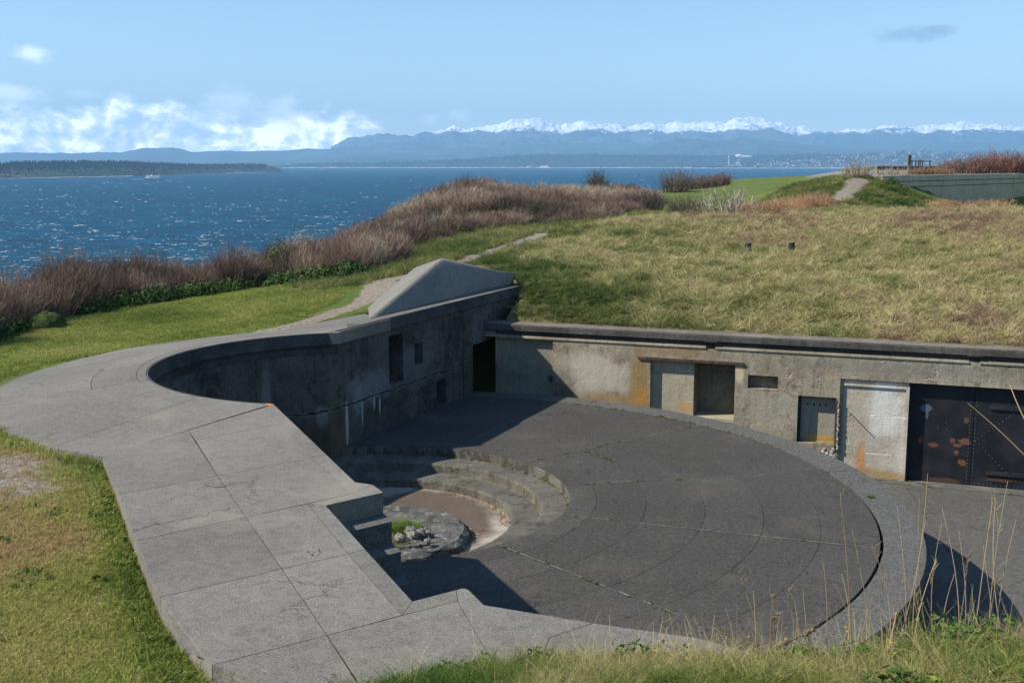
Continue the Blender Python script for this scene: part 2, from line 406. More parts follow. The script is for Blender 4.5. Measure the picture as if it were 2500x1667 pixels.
# ------------------------------------------------------------------ terrain height
CC = np.array([-3.07, 23.55])       # centre of the gun platform and pit
PC = np.array([-3.05, 23.2]); PR = 4.27
WA = np.array([.505, 34.74]) + np.array([.348, .9375]) * .08; WD = np.array([.9375, -.348]); WN = np.array([.348, .9375])
def wl(s, off=0): p = WA + WD * s + WN * off; return (float(p[0]), float(p[1]))
FLOOR_Z = -1.84
ctl = []
def cz(px, py, z): x, y = K(px, py, z); ctl.append((x, y, z))
def cy(px, py, Y): ctl.append(KD(px, py, Y))
for x, y, z in ((-4.2, 8.8, 2.82), (-6, 12, 2.82), (-8, 14, 2.8), (-3.3, 8.6, 2.8), (-10, 11, 2.8), (-12, 16, 2.65), (-6.2, 15.6, 2.88), (-8.3, 17, 2.85), (-10, 19.6, 2.64), (-14, 12, 2.75), (-16, 20, 2.4),
                (-10.9, 22, 2.5), (-10.9, 26, 2.35), (-10.4, 29, 2.25), (-8.6, 31.6, 2.2), (-6.9, 33, 2.25), (-5.6, 36, 2.45), (-4.8, 38.5, 2.6), (-3, 38.5, 2.85), (-1.0, 39.0, 3.0), (.4, 38.6, 2.95), (.9, 37.2, 2.6),
                (0, 0, 5.45), (0, 3.2, 5.2), (-1.35, 6.2, 3.8), (-2.2, 6.2, 3.2), (1.5, 4.4, 4.9), (0, 4.6, 4.8), (.3, 7.1, 3.5), (1.5, 7, 3.55), (2.6, 6.9, 3.7), (-3.5, 6.5, 2.95), (-1.6, 8.1, 2.9), (-.4, 7.9, 3.05), (1, 7.6, 3.1), (3, 4.4, 5.0), (-2, 3, 4.6),
                (-5, 3, 3.3), (4, 0, 5.5), (8, 3, 5.0), (8, 6, 4.2), (2.6, 7.4, 3.2), (4.5, 7.8, 2.6), (6, 8, 2.2), (14, 8, 2), (20, 6, 3), (26, 12, 2), (30, 25, 2.0)):
    ctl.append((x, y, z))
for q in ((850, 1672), (1000, 1650), (1200, 1636), (1330, 1628), (1500, 1658), (1700, 1678), (2000, 1680), (2200, 1648), (2400, 1590), (2560, 1575)): ctl.append(KD(*q, 5.75))
for s in (-.8, 1.5, 5, 9, 13, 18, 24): ctl.append((*wl(s, .62), 1.98))
for q in ((0, 828, 1.55), (120, 790, 1.6), (220, 765, 1.6), (500, 722, 1.6), (760, 690, 1.75), (870, 675, 1.9), (150, 870, 2.0), (500, 780, 1.95)): cz(*q)
for q in ((960, 640, 50), (1040, 612, 55), (1100, 596, 58), (1143, 650, 45), (1190, 635, 47), (1260, 690, 40), (1235, 612, 51), (1290, 590, 55), (1370, 570, 61), (1450, 549, 68), (1300, 556, 72), (1100, 560, 66),
          (1500, 541, 60), (1600, 537, 60), (1800, 530, 60), (2000, 524, 61), (2200, 520, 61), (2450, 516, 62), (2700, 510, 62),
          (1830, 617, 48.5), (1600, 640, 45.5), (2300, 640, 44), (2100, 720, 38), (1450, 660, 43.5),
          (925, 590, 75), (1010, 540, 85), (1060, 506, 95), (1180, 476, 104), (1320, 474, 112), (1450, 474, 122), (1150, 520, 82), (1300, 510, 92), (1450, 515, 95), (1030, 570, 72),
          (1620, 500, 120), (1700, 462, 155), (1775, 440, 200), (1900, 432, 215), (2020, 428, 225), (2090, 420, 235), (1860, 500, 110), (1800, 520, 90), (1640, 520, 92), (1580, 470, 150), (1960, 470, 125),
          (2000, 520, 76), (2040, 507, 78), (2110, 440, 92), (2150, 432, 95), (2180, 515, 82), (2300, 514, 90), (2420, 513, 100), (2490, 514, 112), (2600, 515, 120), (2150, 414, 150), (2400, 412, 150), (2100, 413, 240), (2600, 408, 240), (2080, 470, 84)):
    cy(*q)
for y in (100, 115, 135): ctl.append((60, y, 6.2))
C = np.array(ctl)
def _u(r2): return np.where(r2 > 1e-9, r2 * np.log(np.maximum(r2, 1e-9)), 0)
_n = len(C); _A = np.zeros((_n + 3, _n + 3)); dx = C[:, None, :2] - C[None, :, :2]
_A[:_n, :_n] = _u((dx ** 2).sum(-1)) + np.eye(_n) * 6
_A[:_n, _n] = 1; _A[:_n, _n + 1:] = C[:, :2]; _A[_n, :_n] = 1; _A[_n + 1:, :_n] = C[:, :2].T
_w = np.linalg.solve(_A, np.concatenate([C[:, 2], [0, 0, 0]]))
# bluff edge: plan polyline, the ground falls to the shore on its left
EDGE = [(-60, -40), (-24, 20), (-19.5, 36), (-18.6, 44), (-15.5, 51.5), (-11.5, 56), (-9.0, 62), (-9.6, 74), (-9.0, 86), (-7.5, 99), (-3, 112), (6, 122), (13, 134), (20, 160), (30, 196), (58, 226), (74, 250), (110, 300), (200, 420)]
def edge_dist(P):
    """signed distance, positive beyond the bluff edge (towards the sea)"""
    best = np.full(len(P), 1e9); sg = np.ones(len(P))
    for a, b in zip(EDGE, EDGE[1:]):
        a = np.array(a, float); b = np.array(b, float); d = b - a; L = d @ d
        t = np.clip(((P - a) @ d) / L, 0, 1); q = a + t[:, None] * d; r = np.hypot(*(P - q).T)
        s = (P[:, 0] - a[0]) * (-d[1]) + (P[:, 1] - a[1]) * d[0]
        m = r < best; best = np.where(m, r, best); sg = np.where(m, np.sign(s), sg)
    return best * sg
FW0 = np.array([29.9, 93.0]); FW1 = np.array([49.3, 113.0]); FWd = (FW1 - FW0) / np.hypot(*(FW1 - FW0)); FWn = np.array([-FWd[1], FWd[0]])
def in_poly(P, poly):
    x, y = P[:, 0], P[:, 1]; c = np.zeros(len(P), bool); n = len(poly)
    for i in range(n):
        x0, y0 = poly[i]; x1, y1 = poly[(i + 1) % n]
        if y0 == y1: continue
        m = ((y0 > y) != (y1 > y)) & (x < (x1 - x0) * (y - y0) / (y1 - y0) + x0); c ^= m
    return c
def zraw(P):
    P = np.asarray(P, float).reshape(-1, 2); out = np.empty(len(P))
    for k in range(0, len(P), 4000):
        q = P[k:k + 4000]; r2 = ((q[:, None, :] - C[None, :, :2]) ** 2).sum(-1)
        out[k:k + 4000] = _u(r2) @ _w[:_n] + _w[_n] + q @ _w[_n + 1:]
    # the terrace behind the far concrete wall
    a = (P - FW0) @ FWd; b = (P - FW0) @ FWn
    t = np.clip((b - .1) / 1.0, 0, 1); f = np.clip((P[:, 0] - .255 * P[:, 1]) / (.05 * np.maximum(P[:, 1], 20)), 0, 1); f = f * f * (3 - 2 * f)
    t2 = np.clip((b + 9) / 9, 0, 1) ; left = np.clip((a + 9) / 3, 0, 1) * (a < 0)
    terr = 5.86 + np.clip((np.hypot(P[:, 0], P[:, 1]) - 100) / 100, 0, 1) * .25
    far = np.clip(1 - (P[:, 1] - 150) / 60, 0, 1)
    wgt = t * f * far
    out = out * (1 - wgt) + terr * wgt
    # front of that wall: level ground at its foot
    d = edge_dist(P); k = np.clip(d, 0, None)
    return np.maximum(out - k * .9 - np.clip(k - 4, 0, None) * .8, -29.5)
# outline of the emplacement cut out of the ground
OUT_ARC = [(-5.76, 15.54), (-6.71, 16.11), (-7.99, 17.35), (-9.25, 19.2), (-9.85, 20.9), (-10.25, 22.6), (-10.42, 24.4), (-10.24, 26.5), (-9.88, 28.1), (-9.26, 29.3), (-8.28, 30.7), (-7.1, 31.75)]
APRON = [(-7.1, 31.75), (-6.15, 33.3), (-5.3, 34.7), (-4.75, 35.6)]
HOLE = [(-2.75, 10.5), (-4.95, 15.3)] + [(p[0] + (PC[0] - p[0]) * .11, p[1] + (PC[1] - p[1]) * .11) for p in OUT_ARC[1:]] + [(-5.7, 33), (-4.3, 35.0), (-3.0, 36.3), (-.8, 37.6), (.05, 37.3), wl(-1.6, 2.3), wl(-.5, 1.5), wl(30, 1.5), (34, 14), (20, 10.5), (6.2, 9.2), (4.6, 8.6), (3.0, 8.0), (1.2, 8.5), (-.6, 8.9), (-1.5, 9.1), (-1.95, 9.2)]
def height(P):
    P = np.asarray(P, float).reshape(-1, 2); z = zraw(P)
    return np.where(in_poly(P, HOLE), -3.2, z)
def zat(x, y): return float(zraw([(x, y)])[0])
def hitY(px, py):
    """walk a sight line out to where it meets the ground"""
    x = (px - 1250) / F; y = -(py - 833.5) / F; cp, sp = math.cos(PITCH), math.sin(PITCH)
    d = np.array([x, cp + y * sp, -sp + y * cp]); d /= d[1]
    Y = np.concatenate([np.arange(3, 60, .25), np.arange(60, 320, 1.)])
    P = np.stack([d[0] * Y, Y], 1); zz = zraw(P); hz = CAMZ + d[2] * Y
    i = np.argmax(hz < zz); i = i if hz[i] < zz[i] else len(Y) - 1
    return (float(P[i, 0]), float(P[i, 1]))

# ------------------------------------------------------------------ materials
M_slab = concrete_top('parapet_concrete', (.158, .146, .123), .4, .2, .25, .5, 1.2, .45, mo=.3)
M_plat = concrete_top('platform_concrete', (.050, .0465, .040), .5, .26, 1., .0, .55, .10)
M_rim = concrete_top('rim_concrete', (.076, .073, .065), .7, .18, .8, 0, .7)
M_floor = concrete_top('yard_concrete', (.080, .077, .067), .5, .22, 1., 0, .7)
M_step = concrete_top('stair_concrete', (.09, .088, .08), .6, .25, .2, warm=.4)
M_pitstep = concrete_wall('pit_step_concrete', (.10, .093, .075), (.17, .158, .128), (.03, .027, .02), boards=9, cracks=.2, mott=2.2, amt=.75)
M_glacis = concrete_top('glacis_concrete', (.175, .167, .147), .25, .14, .25, 1.1, 1.6, .3, mo=.14)
DK = (.045, .043, .038)
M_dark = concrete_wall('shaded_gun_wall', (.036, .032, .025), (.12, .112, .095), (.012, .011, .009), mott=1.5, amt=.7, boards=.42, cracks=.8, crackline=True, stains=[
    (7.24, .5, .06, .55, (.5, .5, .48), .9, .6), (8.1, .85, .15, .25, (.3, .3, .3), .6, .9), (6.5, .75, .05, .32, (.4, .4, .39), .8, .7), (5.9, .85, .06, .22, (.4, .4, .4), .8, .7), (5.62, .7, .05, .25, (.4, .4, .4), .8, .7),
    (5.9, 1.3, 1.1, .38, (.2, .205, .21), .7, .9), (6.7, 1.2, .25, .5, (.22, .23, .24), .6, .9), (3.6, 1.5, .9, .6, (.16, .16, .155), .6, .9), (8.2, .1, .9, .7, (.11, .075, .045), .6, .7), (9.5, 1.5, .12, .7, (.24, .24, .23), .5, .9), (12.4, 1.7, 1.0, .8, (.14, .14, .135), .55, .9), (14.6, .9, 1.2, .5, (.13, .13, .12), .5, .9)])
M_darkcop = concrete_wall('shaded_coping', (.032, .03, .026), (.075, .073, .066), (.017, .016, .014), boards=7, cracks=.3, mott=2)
M_ret = concrete_wall('retaining_wall_concrete', (.235, .195, .13), (.40, .355, .265), (.085, .068, .045), boards=.31, cracks=.8, amt=.8, mott=1.5, stains=[
    (2.0, .62, 1.3, .55, (.5, .46, .37), .75, .7), (3.5, .35, .30, 1.05, (.27, .165, .055), .85, .6), (3.6, -.1, .25, .5, (.42, .20, .04), .8, .5), (4.6, 1.5, 1.1, .16, (.26, .18, .09), .8, .5), (2.6, -.15, 1.0, .25, (.34, .2, .08), .6, .7),
    (1.05, .25, .45, .6, (.1, .075, .05), .65, .6), (6.48, .95, .12, .3, (.62, .5, .33), .9, .4), (9.0, 1.2, .3, .14, (.28, .18, .09), .55, .8), (7.4, 0, .9, .4, (.30, .28, .22), .5, .8), (11, 1.35, 3.5, .22, (.2, .19, .16), .6, .8)])
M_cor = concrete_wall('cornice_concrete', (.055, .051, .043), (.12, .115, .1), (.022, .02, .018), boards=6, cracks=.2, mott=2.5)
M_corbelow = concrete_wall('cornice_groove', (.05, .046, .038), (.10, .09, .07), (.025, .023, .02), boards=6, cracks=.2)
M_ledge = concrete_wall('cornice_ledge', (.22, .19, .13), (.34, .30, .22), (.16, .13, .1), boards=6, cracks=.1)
M_pan1 = concrete_wall('pale_panel', (.34, .295, .205), (.44, .39, .285), (.22, .18, .12), boards=.9, cracks=.3, amt=.35, stains=[(4.9, -.2, .25, .16, (.5, .28, .08), .7, .5), (4.4, .78, .8, .04, (.24, .23, .22), .7, .5)])
M_pan0 = concrete_wall('shaded_panel', (.22, .21, .16), (.32, .3, .22), (.12, .11, .085), boards=.9, cracks=.5, stains=[(.7, .38, .14, .12, (.03, .028, .025), .9, .5)])
M_pier = concrete_wall('whitewashed_pier', (.40, .355, .27), (.56, .53, .47), (.24, .2, .135), boards=1.1, cracks=.3, amt=.5, stains=[(9.95, -1.35, .13, .5, (.5, .2, .06), .8, .5), (10.2, -1.75, 1.1, .2, (.34, .22, .08), .85, .5), (10.5, .2, .5, .8, (.74, .73, .7), .6, .8), (9.9, .2, .3, 1.1, (.4, .33, .22), .5, .6)])
M_rust = simple('rusty_iron', (.075, .045, .035), .85, .6, 9, 0, .6)
M_iron = simple('dark_iron', (.03, .032, .036), .55, .4, 6, .2, .3)
M_farwall = concrete_wall('far_wall_concrete', (.46, .395, .285), (.56, .49, .37), (.26, .22, .16), boards=.6, cracks=.35, amt=.4)
def door_mat():
    b = material('black_painted_steel'); v = b.coord('UV'); g = b.coord('Object')
    col = b.mix(b.step(b.noise(g, 1.2, 5, .6), .35, .65), (.008, .010, .013), (.022, .024, .03))
    col = b.mix(b.m('MULTIPLY', b.step(b.noise(v, 9, 5, .7, k=(1, .12, 1)), .6, .75), .5), col, (.08, .085, .1))
    for cx, cy, rx, ry, sc in ((11.62, .27, .2, .14, (.16, .21, .29)), (11.66, .08, .05, .16, (.13, .17, .24)), (11.53, -.65, .09, .13, (.30, .10, .045)), (11.87, -.76, .17, .08, (.30, .11, .05)), (12.36, -.6, .1, .1, (.28, .12, .07)), (12.67, -.6, .2, .12, (.30, .14, .085)), (12.5, -.72, .14, .07, (.3, .13, .07)), (12.47, -.93, .09, .08, (.3, .12, .06)), (12.64, -1.2, .16, .12, (.30, .13, .075)), (12.68, .0, .09, .12, (.2, .11, .09)), (12.2, -1.75, .55, .1, (.16, .08, .05)), (13.6, -1.6, .5, .06, (.2, .09, .05))):
        col = b.mix(b.m('MULTIPLY', b.blob(v, cx, cy, rx * .75, ry * .75, .12, .75, 13), .75), col, c3(sc, .65))
    chips = b.m('MULTIPLY', b.step(b.voro(v, 6), .10, .05), b.step(b.noise(v, 1.3, 2), .48, .6)); col = b.mix(b.m('MULTIPLY', chips, .7), col, (.2, .22, .25))
    return b.fin(col, .5, b.bump(b.noise(g, 14, 4), .25, .01), .35)
M_door = door_mat()
def tuft_mat(name, cols, var=.3, back=.5, rough=.8):
    b = material(name); r = b.attr('hue', 'INSTANCER'); t = b.attr('tip')
    c = b.ramp(r, cols)
    k = b.m('MULTIPLY_ADD', t, .55, .65); c = b.mix(1, c, b.comb(k, k, k), 'MULTIPLY')
    rr = b.attr('blade'); kk = b.m('MULTIPLY_ADD', rr, var * 2, 1 - var); c = b.mix(1, c, b.comb(kk, kk, kk), 'MULTIPLY')
    b.fin(c, rough, None, .2)
    tr = b.add('ShaderNodeBsdfTranslucent'); b.put(tr.inputs[0], c); mx = b.add('ShaderNodeMixShader'); mx.inputs[0].default_value = back * .6
    b.l.new(b.p.outputs[0], mx.inputs[1]); b.l.new(tr.outputs[0], mx.inputs[2]); b.l.new(mx.outputs[0], b.o.inputs[0]); return b.mat
M_drygrass = tuft_mat('dry_grass_blades', [(0, (.07, .11, .022)), (.28, (.19, .20, .06)), (.5, (.38, .35, .145)), (.72, (.52, .45, .22)), (.88, (.42, .31, .18)), (1, (.29, .19, .115))], .55)
M_greengrass = tuft_mat('green_grass_blades', [(0, (.04, .085, .012)), (.4, (.12, .18, .03)), (.7, (.26, .26, .07)), (1, (.45, .36, .18))])
M_lawn = tuft_mat('lawn_blades', [(0, (.11, .16, .028)), (.45, (.31, .35, .075)), (.75, (.50, .44, .15)), (1, (.50, .36, .17))], .45)
M_twig = tuft_mat('bare_red_twigs', [(0, (.10, .075, .055)), (.35, (.18, .12, .085)), (.7, (.27, .18, .13)), (1, (.38, .31, .22))], .5, 0)
M_twiggrey = tuft_mat('bare_grey_twigs', [(0, (.2, .17, .14)), (1, (.34, .3, .25))], .3, 0)
M_leaf = tuft_mat('broad_green_leaves', [(0, (.03, .07, .012)), (.6, (.07, .14, .02)), (1, (.14, .2, .03))], .5)

# ------------------------------------------------------------------ ground sheet
def ground_mat():
    b = material('ground_cover'); v = b.coord('Object')
    lawn = b.attr('lawn'); dirt = b.attr('dirt'); dry = b.attr('dry')
    n1 = b.noise(v, .5, 6, .65); n2 = b.noise(v, 3, 6, .7); n3 = b.noise(v, 30, 4, .7)
    lg = b.mix(b.step(n1, .38, .66), (.115, .155, .034), (.19, .21, .058))
    lg = b.mix(b.m('MULTIPLY', b.step(n2, .5, .7), .45), lg, (.22, .20, .08)); lg = b.mix(b.m('MULTIPLY', b.step(n3, .58, .4), .5), lg, (.06, .11, .02))
    lg = b.mix(b.m('MULTIPLY', b.attr('brown'), b.step(b.noise(v, 1.1, 6, .75), .36, .6)), lg, (.25, .17, .065))
    dg = b.mix(b.step(n1, .38, .62), (.16, .15, .06), (.23, .18, .10)); dg = b.mix(b.m('MULTIPLY', b.step(n2, .45, .7), .6), dg, (.10, .12, .035))
    c = b.mix(lawn, dg, lg)
    soil = b.mix(b.step(b.noise(v, 9, 5, .7), .35, .68), (.22, .175, .13), (.42, .36, .28)); soil = b.mix(b.m('MULTIPLY', b.step(b.voro(v, 22), .3, .12), .6), soil, (.42, .38, .34))
    edge = b.m('ADD', dirt, b.m('MULTIPLY', b.m('SUBTRACT', b.noise(v, 1.8, 6, .75), .5), .9))
    c = b.mix(b.step(edge, .42, .58), c, soil)
    gr = b.attr('gravel'); c = b.mix(gr, c, b.mix(b.step(b.noise(v, 2, 5), .35, .65), (.24, .225, .19), (.30, .28, .24)))
    c = b.mix(b.attr('cliff'), c, (.16, .15, .07))
    return b.fin(c, .95, b.bump(b.m('ADD', n3, b.m('MULTIPLY', b.noise(v, 8, 5, .7), 2)), .9, .05), .1)
def geo(a, b, s, g, smax):
    o = [a]
    while o[-1] < b:
        o.append(o[-1] + s); s = min(s * g, smax)
    return o
PATH1 = [K(905, 735, 2.5), K(935, 705, 2.55), (-5.0, 41), *[hitY(*q) for q in ((1110, 650), (1160, 630), (1210, 610), (1275, 588), (1330, 572))]]
PATH2 = [hitY(*q) for q in ((2032, 512), (2052, 488), (2072, 468), (2092, 450), (2108, 438))]
DIRT_NEAR = [(K(15, 1150, 2.8), 1.0), (K(60, 1200, 2.8), .8), (K(-40, 1180, 2.8), 1.1), (K(230, 1430, 2.85), .2), (K(560, 1655, 2.85), .35), (K(650, 1690, 2.85), .45), (K(780, 1690, 2.85), .45)]
def seg_dist(P, poly):
    best = np.full(len(P), 1e9)
    for a, b in zip(poly, poly[1:]):
        a = np.array(a, float); b = np.array(b, float); d = b - a; t = np.clip(((P - a) @ d) / (d @ d), 0, 1)
        best = np.minimum(best, np.hypot(*(P - (a + t[:, None] * d)).T))
    return best
MOUND = [wl(-.9, .5), (-.1, 37.6), (-.3, 39.5), (-1.5, 43), (-1.9, 46), (-.8, 51), (1.5, 58), (5, 66), (8, 72), (14, 80), (24, 82), (60, 90), (60, 30), wl(30, .5)]
NEARHILL = [(-3.2, -2), (-2.6, 5.5), (-1.6, 7.6), (.4, 8.3), (2.4, 7.9), (4.6, 8.2), (12, 8.4), (16, -2)]
LAWNFAR = [hitY(*q) for q in ((1600, 500), (1700, 468), (1790, 445), (1900, 434), (2020, 430), (2015, 470), (1960, 505), (1880, 520), (1720, 530), (1640, 525))]
GRAVEL = [(26, 100), (31, 96.5), (60, 126), (140, 140), (140, 300), (68, 230), (50, 190), (36, 140)]
def zone(P):
    P = np.asarray(P, float).reshape(-1, 2)
    d1 = seg_dist(P, PATH1); d2 = seg_dist(P, PATH2)
    dirt = np.clip(1.15 - d1 / .85, 0, 1); dirt = np.maximum(dirt, np.clip(1.3 - d2 / 1.0, 0, 1))
    for c, r in DIRT_NEAR: dirt = np.maximum(dirt, np.clip(1.35 - np.hypot(P[:, 0] - c[0], P[:, 1] - c[1]) / r, 0, .95))
    ap = seg_dist(P, [(-7.1, 32.0), (-6.1, 34.0), (-5.2, 35.9), (-4.6, 37.5), (-4.5, 39)])
    dirt = np.maximum(dirt, np.clip(1.05 - ap / .6, 0, 1))
    mound = in_poly(P, MOUND); near = in_poly(P, NEARHILL)
    lawn = np.where(mound, .15, 1.); lawn = np.where(near, .6, lawn)
    brown = np.exp(-(((P[:, 0] + 6.6) / 1.6) ** 2 + ((P[:, 1] - 13.2) / 3.0) ** 2)) + .5 * np.exp(-(((P[:, 0] + 9) / 3) ** 2 + ((P[:, 1] - 30) / 5) ** 2)) * .5
    grav = in_poly(P, GRAVEL).astype(float)
    return dict(lawn=lawn, dirt=dirt, dry=mound.astype(float), brown=np.clip(brown, 0, 1), gravel=grav, cliff=np.clip(edge_dist(P) / 2, 0, 1))
def build_ground():
    xs = sorted(set([-q for q in geo(16, 75, .5, 1.12, 6)] + list(np.arange(-16, 16, .36)) + geo(16, 330, .5, 1.06, 9)))
    ys = list(np.arange(-6, 52, .36)) + geo(52.2, 430, .5, 1.035, 8)
    X, Y = np.meshgrid(xs, ys); P = np.stack([X.ravel(), Y.ravel()], 1); z = height(P)
    inh = in_poly(P, HOLE)
    z = z + np.where(inh, 0, np.array([fb(x, y, .35, 4, 2.) for x, y in P]) * np.where(in_poly(P, MOUND), .12, .035))
    nx = len(xs); fs = []
    idx = np.arange(len(P)).reshape(X.shape)
    fs = np.stack([idx[:-1, :-1], idx[:-1, 1:], idx[1:, 1:], idx[1:, :-1]], -1).reshape(-1, 4)
    keep = (z[fs] > -29.4).any(1); fs = fs[keep].tolist()
    o = mesh('grassy_ground', np.column_stack([P, z]), fs, ground_mat(), smooth=True); tag(o, kind='structure')
    zn = zone(P)
    for k, a in zn.items():
        at = o.data.attributes.new(k, 'FLOAT', 'POINT'); at.data.foreach_set('value', a.astype(np.float32))
build_ground()

# sea floor side: sea sheet
def sea_mat():
    b = material('wind_ruffled_water'); v = b.coord('Object')
    big = b.noise(v, .012, 5, .6, k=(.6, 1, 1)); mid = b.noise(v, .16, 6, .68, .4, k=(.45, 1, 1)); fine = b.noise(v, .9, 5, .65, k=(.55, 1, 1))
    col = b.mix(b.step(mid, .40, .62), (.0, .018, .042), (.0, .080, .145)); col = b.mix(b.m('MULTIPLY', b.step(big, .4, .65), .35), col, (.0, .08, .13))
    cap = b.m('MULTIPLY', b.step(b.noise(v, .22, 5, .75, k=(.35, 1, 1)), .665, .70), b.step(b.noise(v, .035, 3), .5, .6))
    col = b.mix(b.m('MULTIPLY', cap, .85), col, (.30, .40, .46))
    h = b.m('ADD', b.m('MULTIPLY', mid, 1.2), b.m('MULTIPLY', fine, .35))
    return b.fin(col, .42, b.bump(h, 1., 1.6), .05)
SEA_Z = -28.
tag(mesh('sea', [(-38000, 20, SEA_Z), (38000, 20, SEA_Z), (38000, 17500, SEA_Z), (-38000, 17500, SEA_Z)], [[0, 1, 2, 3]], sea_mat()), kind='structure')
def foam():
    vs = []; fs = []
    def cap(x, y, L, h, a):
        n = 5; k = len(vs); ca, sa = math.cos(a), math.sin(a)
        for i in range(n + 1):
            t = i / n; u = (t - .5) * L; e = math.sin(math.pi * min(max(t, .04), .96)); w = e * L * .13 * random.uniform(.6, 1.3); hh = h * e * random.uniform(.35, 1.15); off = random.uniform(-.06, .06) * L
            for dv, dz in ((-w, 0), (0, hh), (w, 0)):
                vs.append((x + u * ca - (dv + off) * sa, y + u * sa + (dv + off) * ca, SEA_Z + .02 + dz))
        for i in range(n):
            for j in range(2): fs.append([k + i * 3 + j, k + i * 3 + 3 + j, k + i * 3 + 4 + j, k + i * 3 + 1 + j])
    for _ in range(4200):
        inv = random.uniform(1 / 7600, 1 / 330); y = 1 / inv
        x = random.uniform(-.62, .5) * y
        if fb(x, y, .002, 2, 4) + fb(x, y, .02, 2, 9) < random.uniform(-.75, .35): continue
        L = random.choice((.7, .7, 1, 1.4, 2.6)) * random.uniform(.7, 1.3) * (1 + y / 1100); h = random.uniform(.10, .26) * (1 + y / 750) * (1.4 if L > 3 else 1)
        for q in range(random.choice((1, 1, 2, 3))):
            cap(x + random.gauss(0, L), y + random.gauss(0, L * .9), L * random.uniform(.4, 1), h * random.uniform(.5, 1), random.gauss(.12, .25))
    o = mesh('whitecap_foam', vs, fs, simple('sea_foam', (.36, .43, .47), .9, .15, 1)); tag(o, 'white foam crests scattered over the blue water', 'whitecaps', kind='stuff')
foam()

# ------------------------------------------------------------------ gun platform and pit
plat = empty('gun_platform', (CC[0], CC[1], 0)); tag(plat, 'dark round concrete loading platform around the sunken gun pit', 'gun platform')
def rel(o, p): o.matrix_parent_inverse = p.matrix_world.inverted(); return o
def parented(o, root):
    o.parent = root; o.location = (-root.location.x, -root.location.y, -root.location.z); return o
def parts_to(root, objs):
    for o in objs: parented(o, root)
def pol(r, a): return (float(CC[0] + r * math.cos(R(a))), float(CC[1] + r * math.sin(R(a))))
def arc(r, a0, a1, st=2.): 
    n = max(1, int(abs(a1 - a0) / st)); return [pol(r, a0 + (a1 - a0) * i / n) for i in range(n + 1)]
RADS = [-112, -78.5, -49.2, -19.5, 9.8, 38.5, 68, 104]
RINGS = [4.3, 4.87, 5.9, 7.1, 8.26, 9.35, 10.46]
objs = []
zf = lambda x, y: .02 * mn.noise(Vector((x * .35, y * .35, 0))) * .4
for ri, (ra, rb) in enumerate(zip(RINGS, RINGS[1:])):
    for a0, a1 in zip(RADS, RADS[1:]):
        g = .0045
        if a0 >= 38 and ri in (1, 3, 4): continue
        rb2 = rb
        if a0 >= 38 and ri == 0: rb2 = 4.87
        if a0 >= 38 and ri == 2: ra, rb2 = 4.87, 7.1
        if a0 >= 38 and ri == 5: ra, rb2 = 7.1, 10.46
        objs.append(ruled('slab', arc(ra, a0, a1), arc(rb2 - (.03 if rb2 > 10.4 and -75 < (a0 + a1) / 2 < 20 else .0), a0, a1), M_plat, plat, zf, .25, g))
        ra = RINGS[ri]
for a0, a1 in zip([-112, -49.2, 9.8, 60], [-49.2, 9.8, 60, 104]):
    objs.append(ruled('rim_slab', arc(10.475, a0, a1, 1.2), arc(11.24, a0, a1, 1.2), M_rim, plat, lambda x, y: .012, .3, .012))
nb_ = 72; _v = [(*pol(r_, -112 + 216 * i / nb_), -.022) for i in range(nb_ + 1) for r_ in (4.31, 10.43)]
objs.append(mesh('slab_bed', _v, [[2 * i, 2 * i + 1, 2 * i + 3, 2 * i + 2] for i in range(nb_)], M_plat, plat))
# wall under the rim, step risers and treads of the pit, pit floor
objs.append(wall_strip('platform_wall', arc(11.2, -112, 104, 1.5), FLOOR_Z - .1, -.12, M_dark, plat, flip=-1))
def lathe(name, prof, a0, a1, mt, st=2.):
    n = int((a1 - a0) / st); vs = []; fs = []; uv = []; q = len(prof); acc = [0]
    for p, w in zip(prof, prof[1:]): acc.append(acc[-1] + math.dist(p, w))
    jit = [[random.gauss(0, 1) for _ in prof] for _ in range(n + 1)]
    for i in range(n + 1):
        a = a0 + (a1 - a0) * i / n
        for j, (r, z) in enumerate(prof):
            x, y = pol(r + jit[i][j] * .006, a); vs.append((x, y, z))
    for i in range(n):
        for j in range(q - 1):
            fs.append([i * q + j, (i + 1) * q + j, (i + 1) * q + j + 1, i * q + j + 1])
            s0, s1 = (prof[j][0] * R(a0 + (a1 - a0) * i / n)), (prof[j][0] * R(a0 + (a1 - a0) * (i + 1) / n))
            uv += [(s0, acc[j]), (s1, acc[j]), (s1, acc[j + 1]), (s0, acc[j + 1])]
    return mesh(name, vs, fs, mt, plat, uvs=uv)
H1, H2, H3 = -.25, -.5, -.72
objs.append(lathe('pit_step', [(3.68, H1 - .3), (3.68, H1 - .05), (3.70, H1 - .012), (3.75, H1), (4.29, H1 + .01), (4.305, H1 + .03), (4.30, -.03), (4.31, -.015)], -130, 112, M_pitstep, 1.5))
objs.append(lathe('pit_step', [(3.06, H3 - .05), (3.05, H2 - .05), (3.07, H2 - .012), (3.12, H2), (3.66, H2 + .01), (3.69, H2 + .03), (3.69, H1 - .1)], -130, 112, M_pitstep, 1.5))
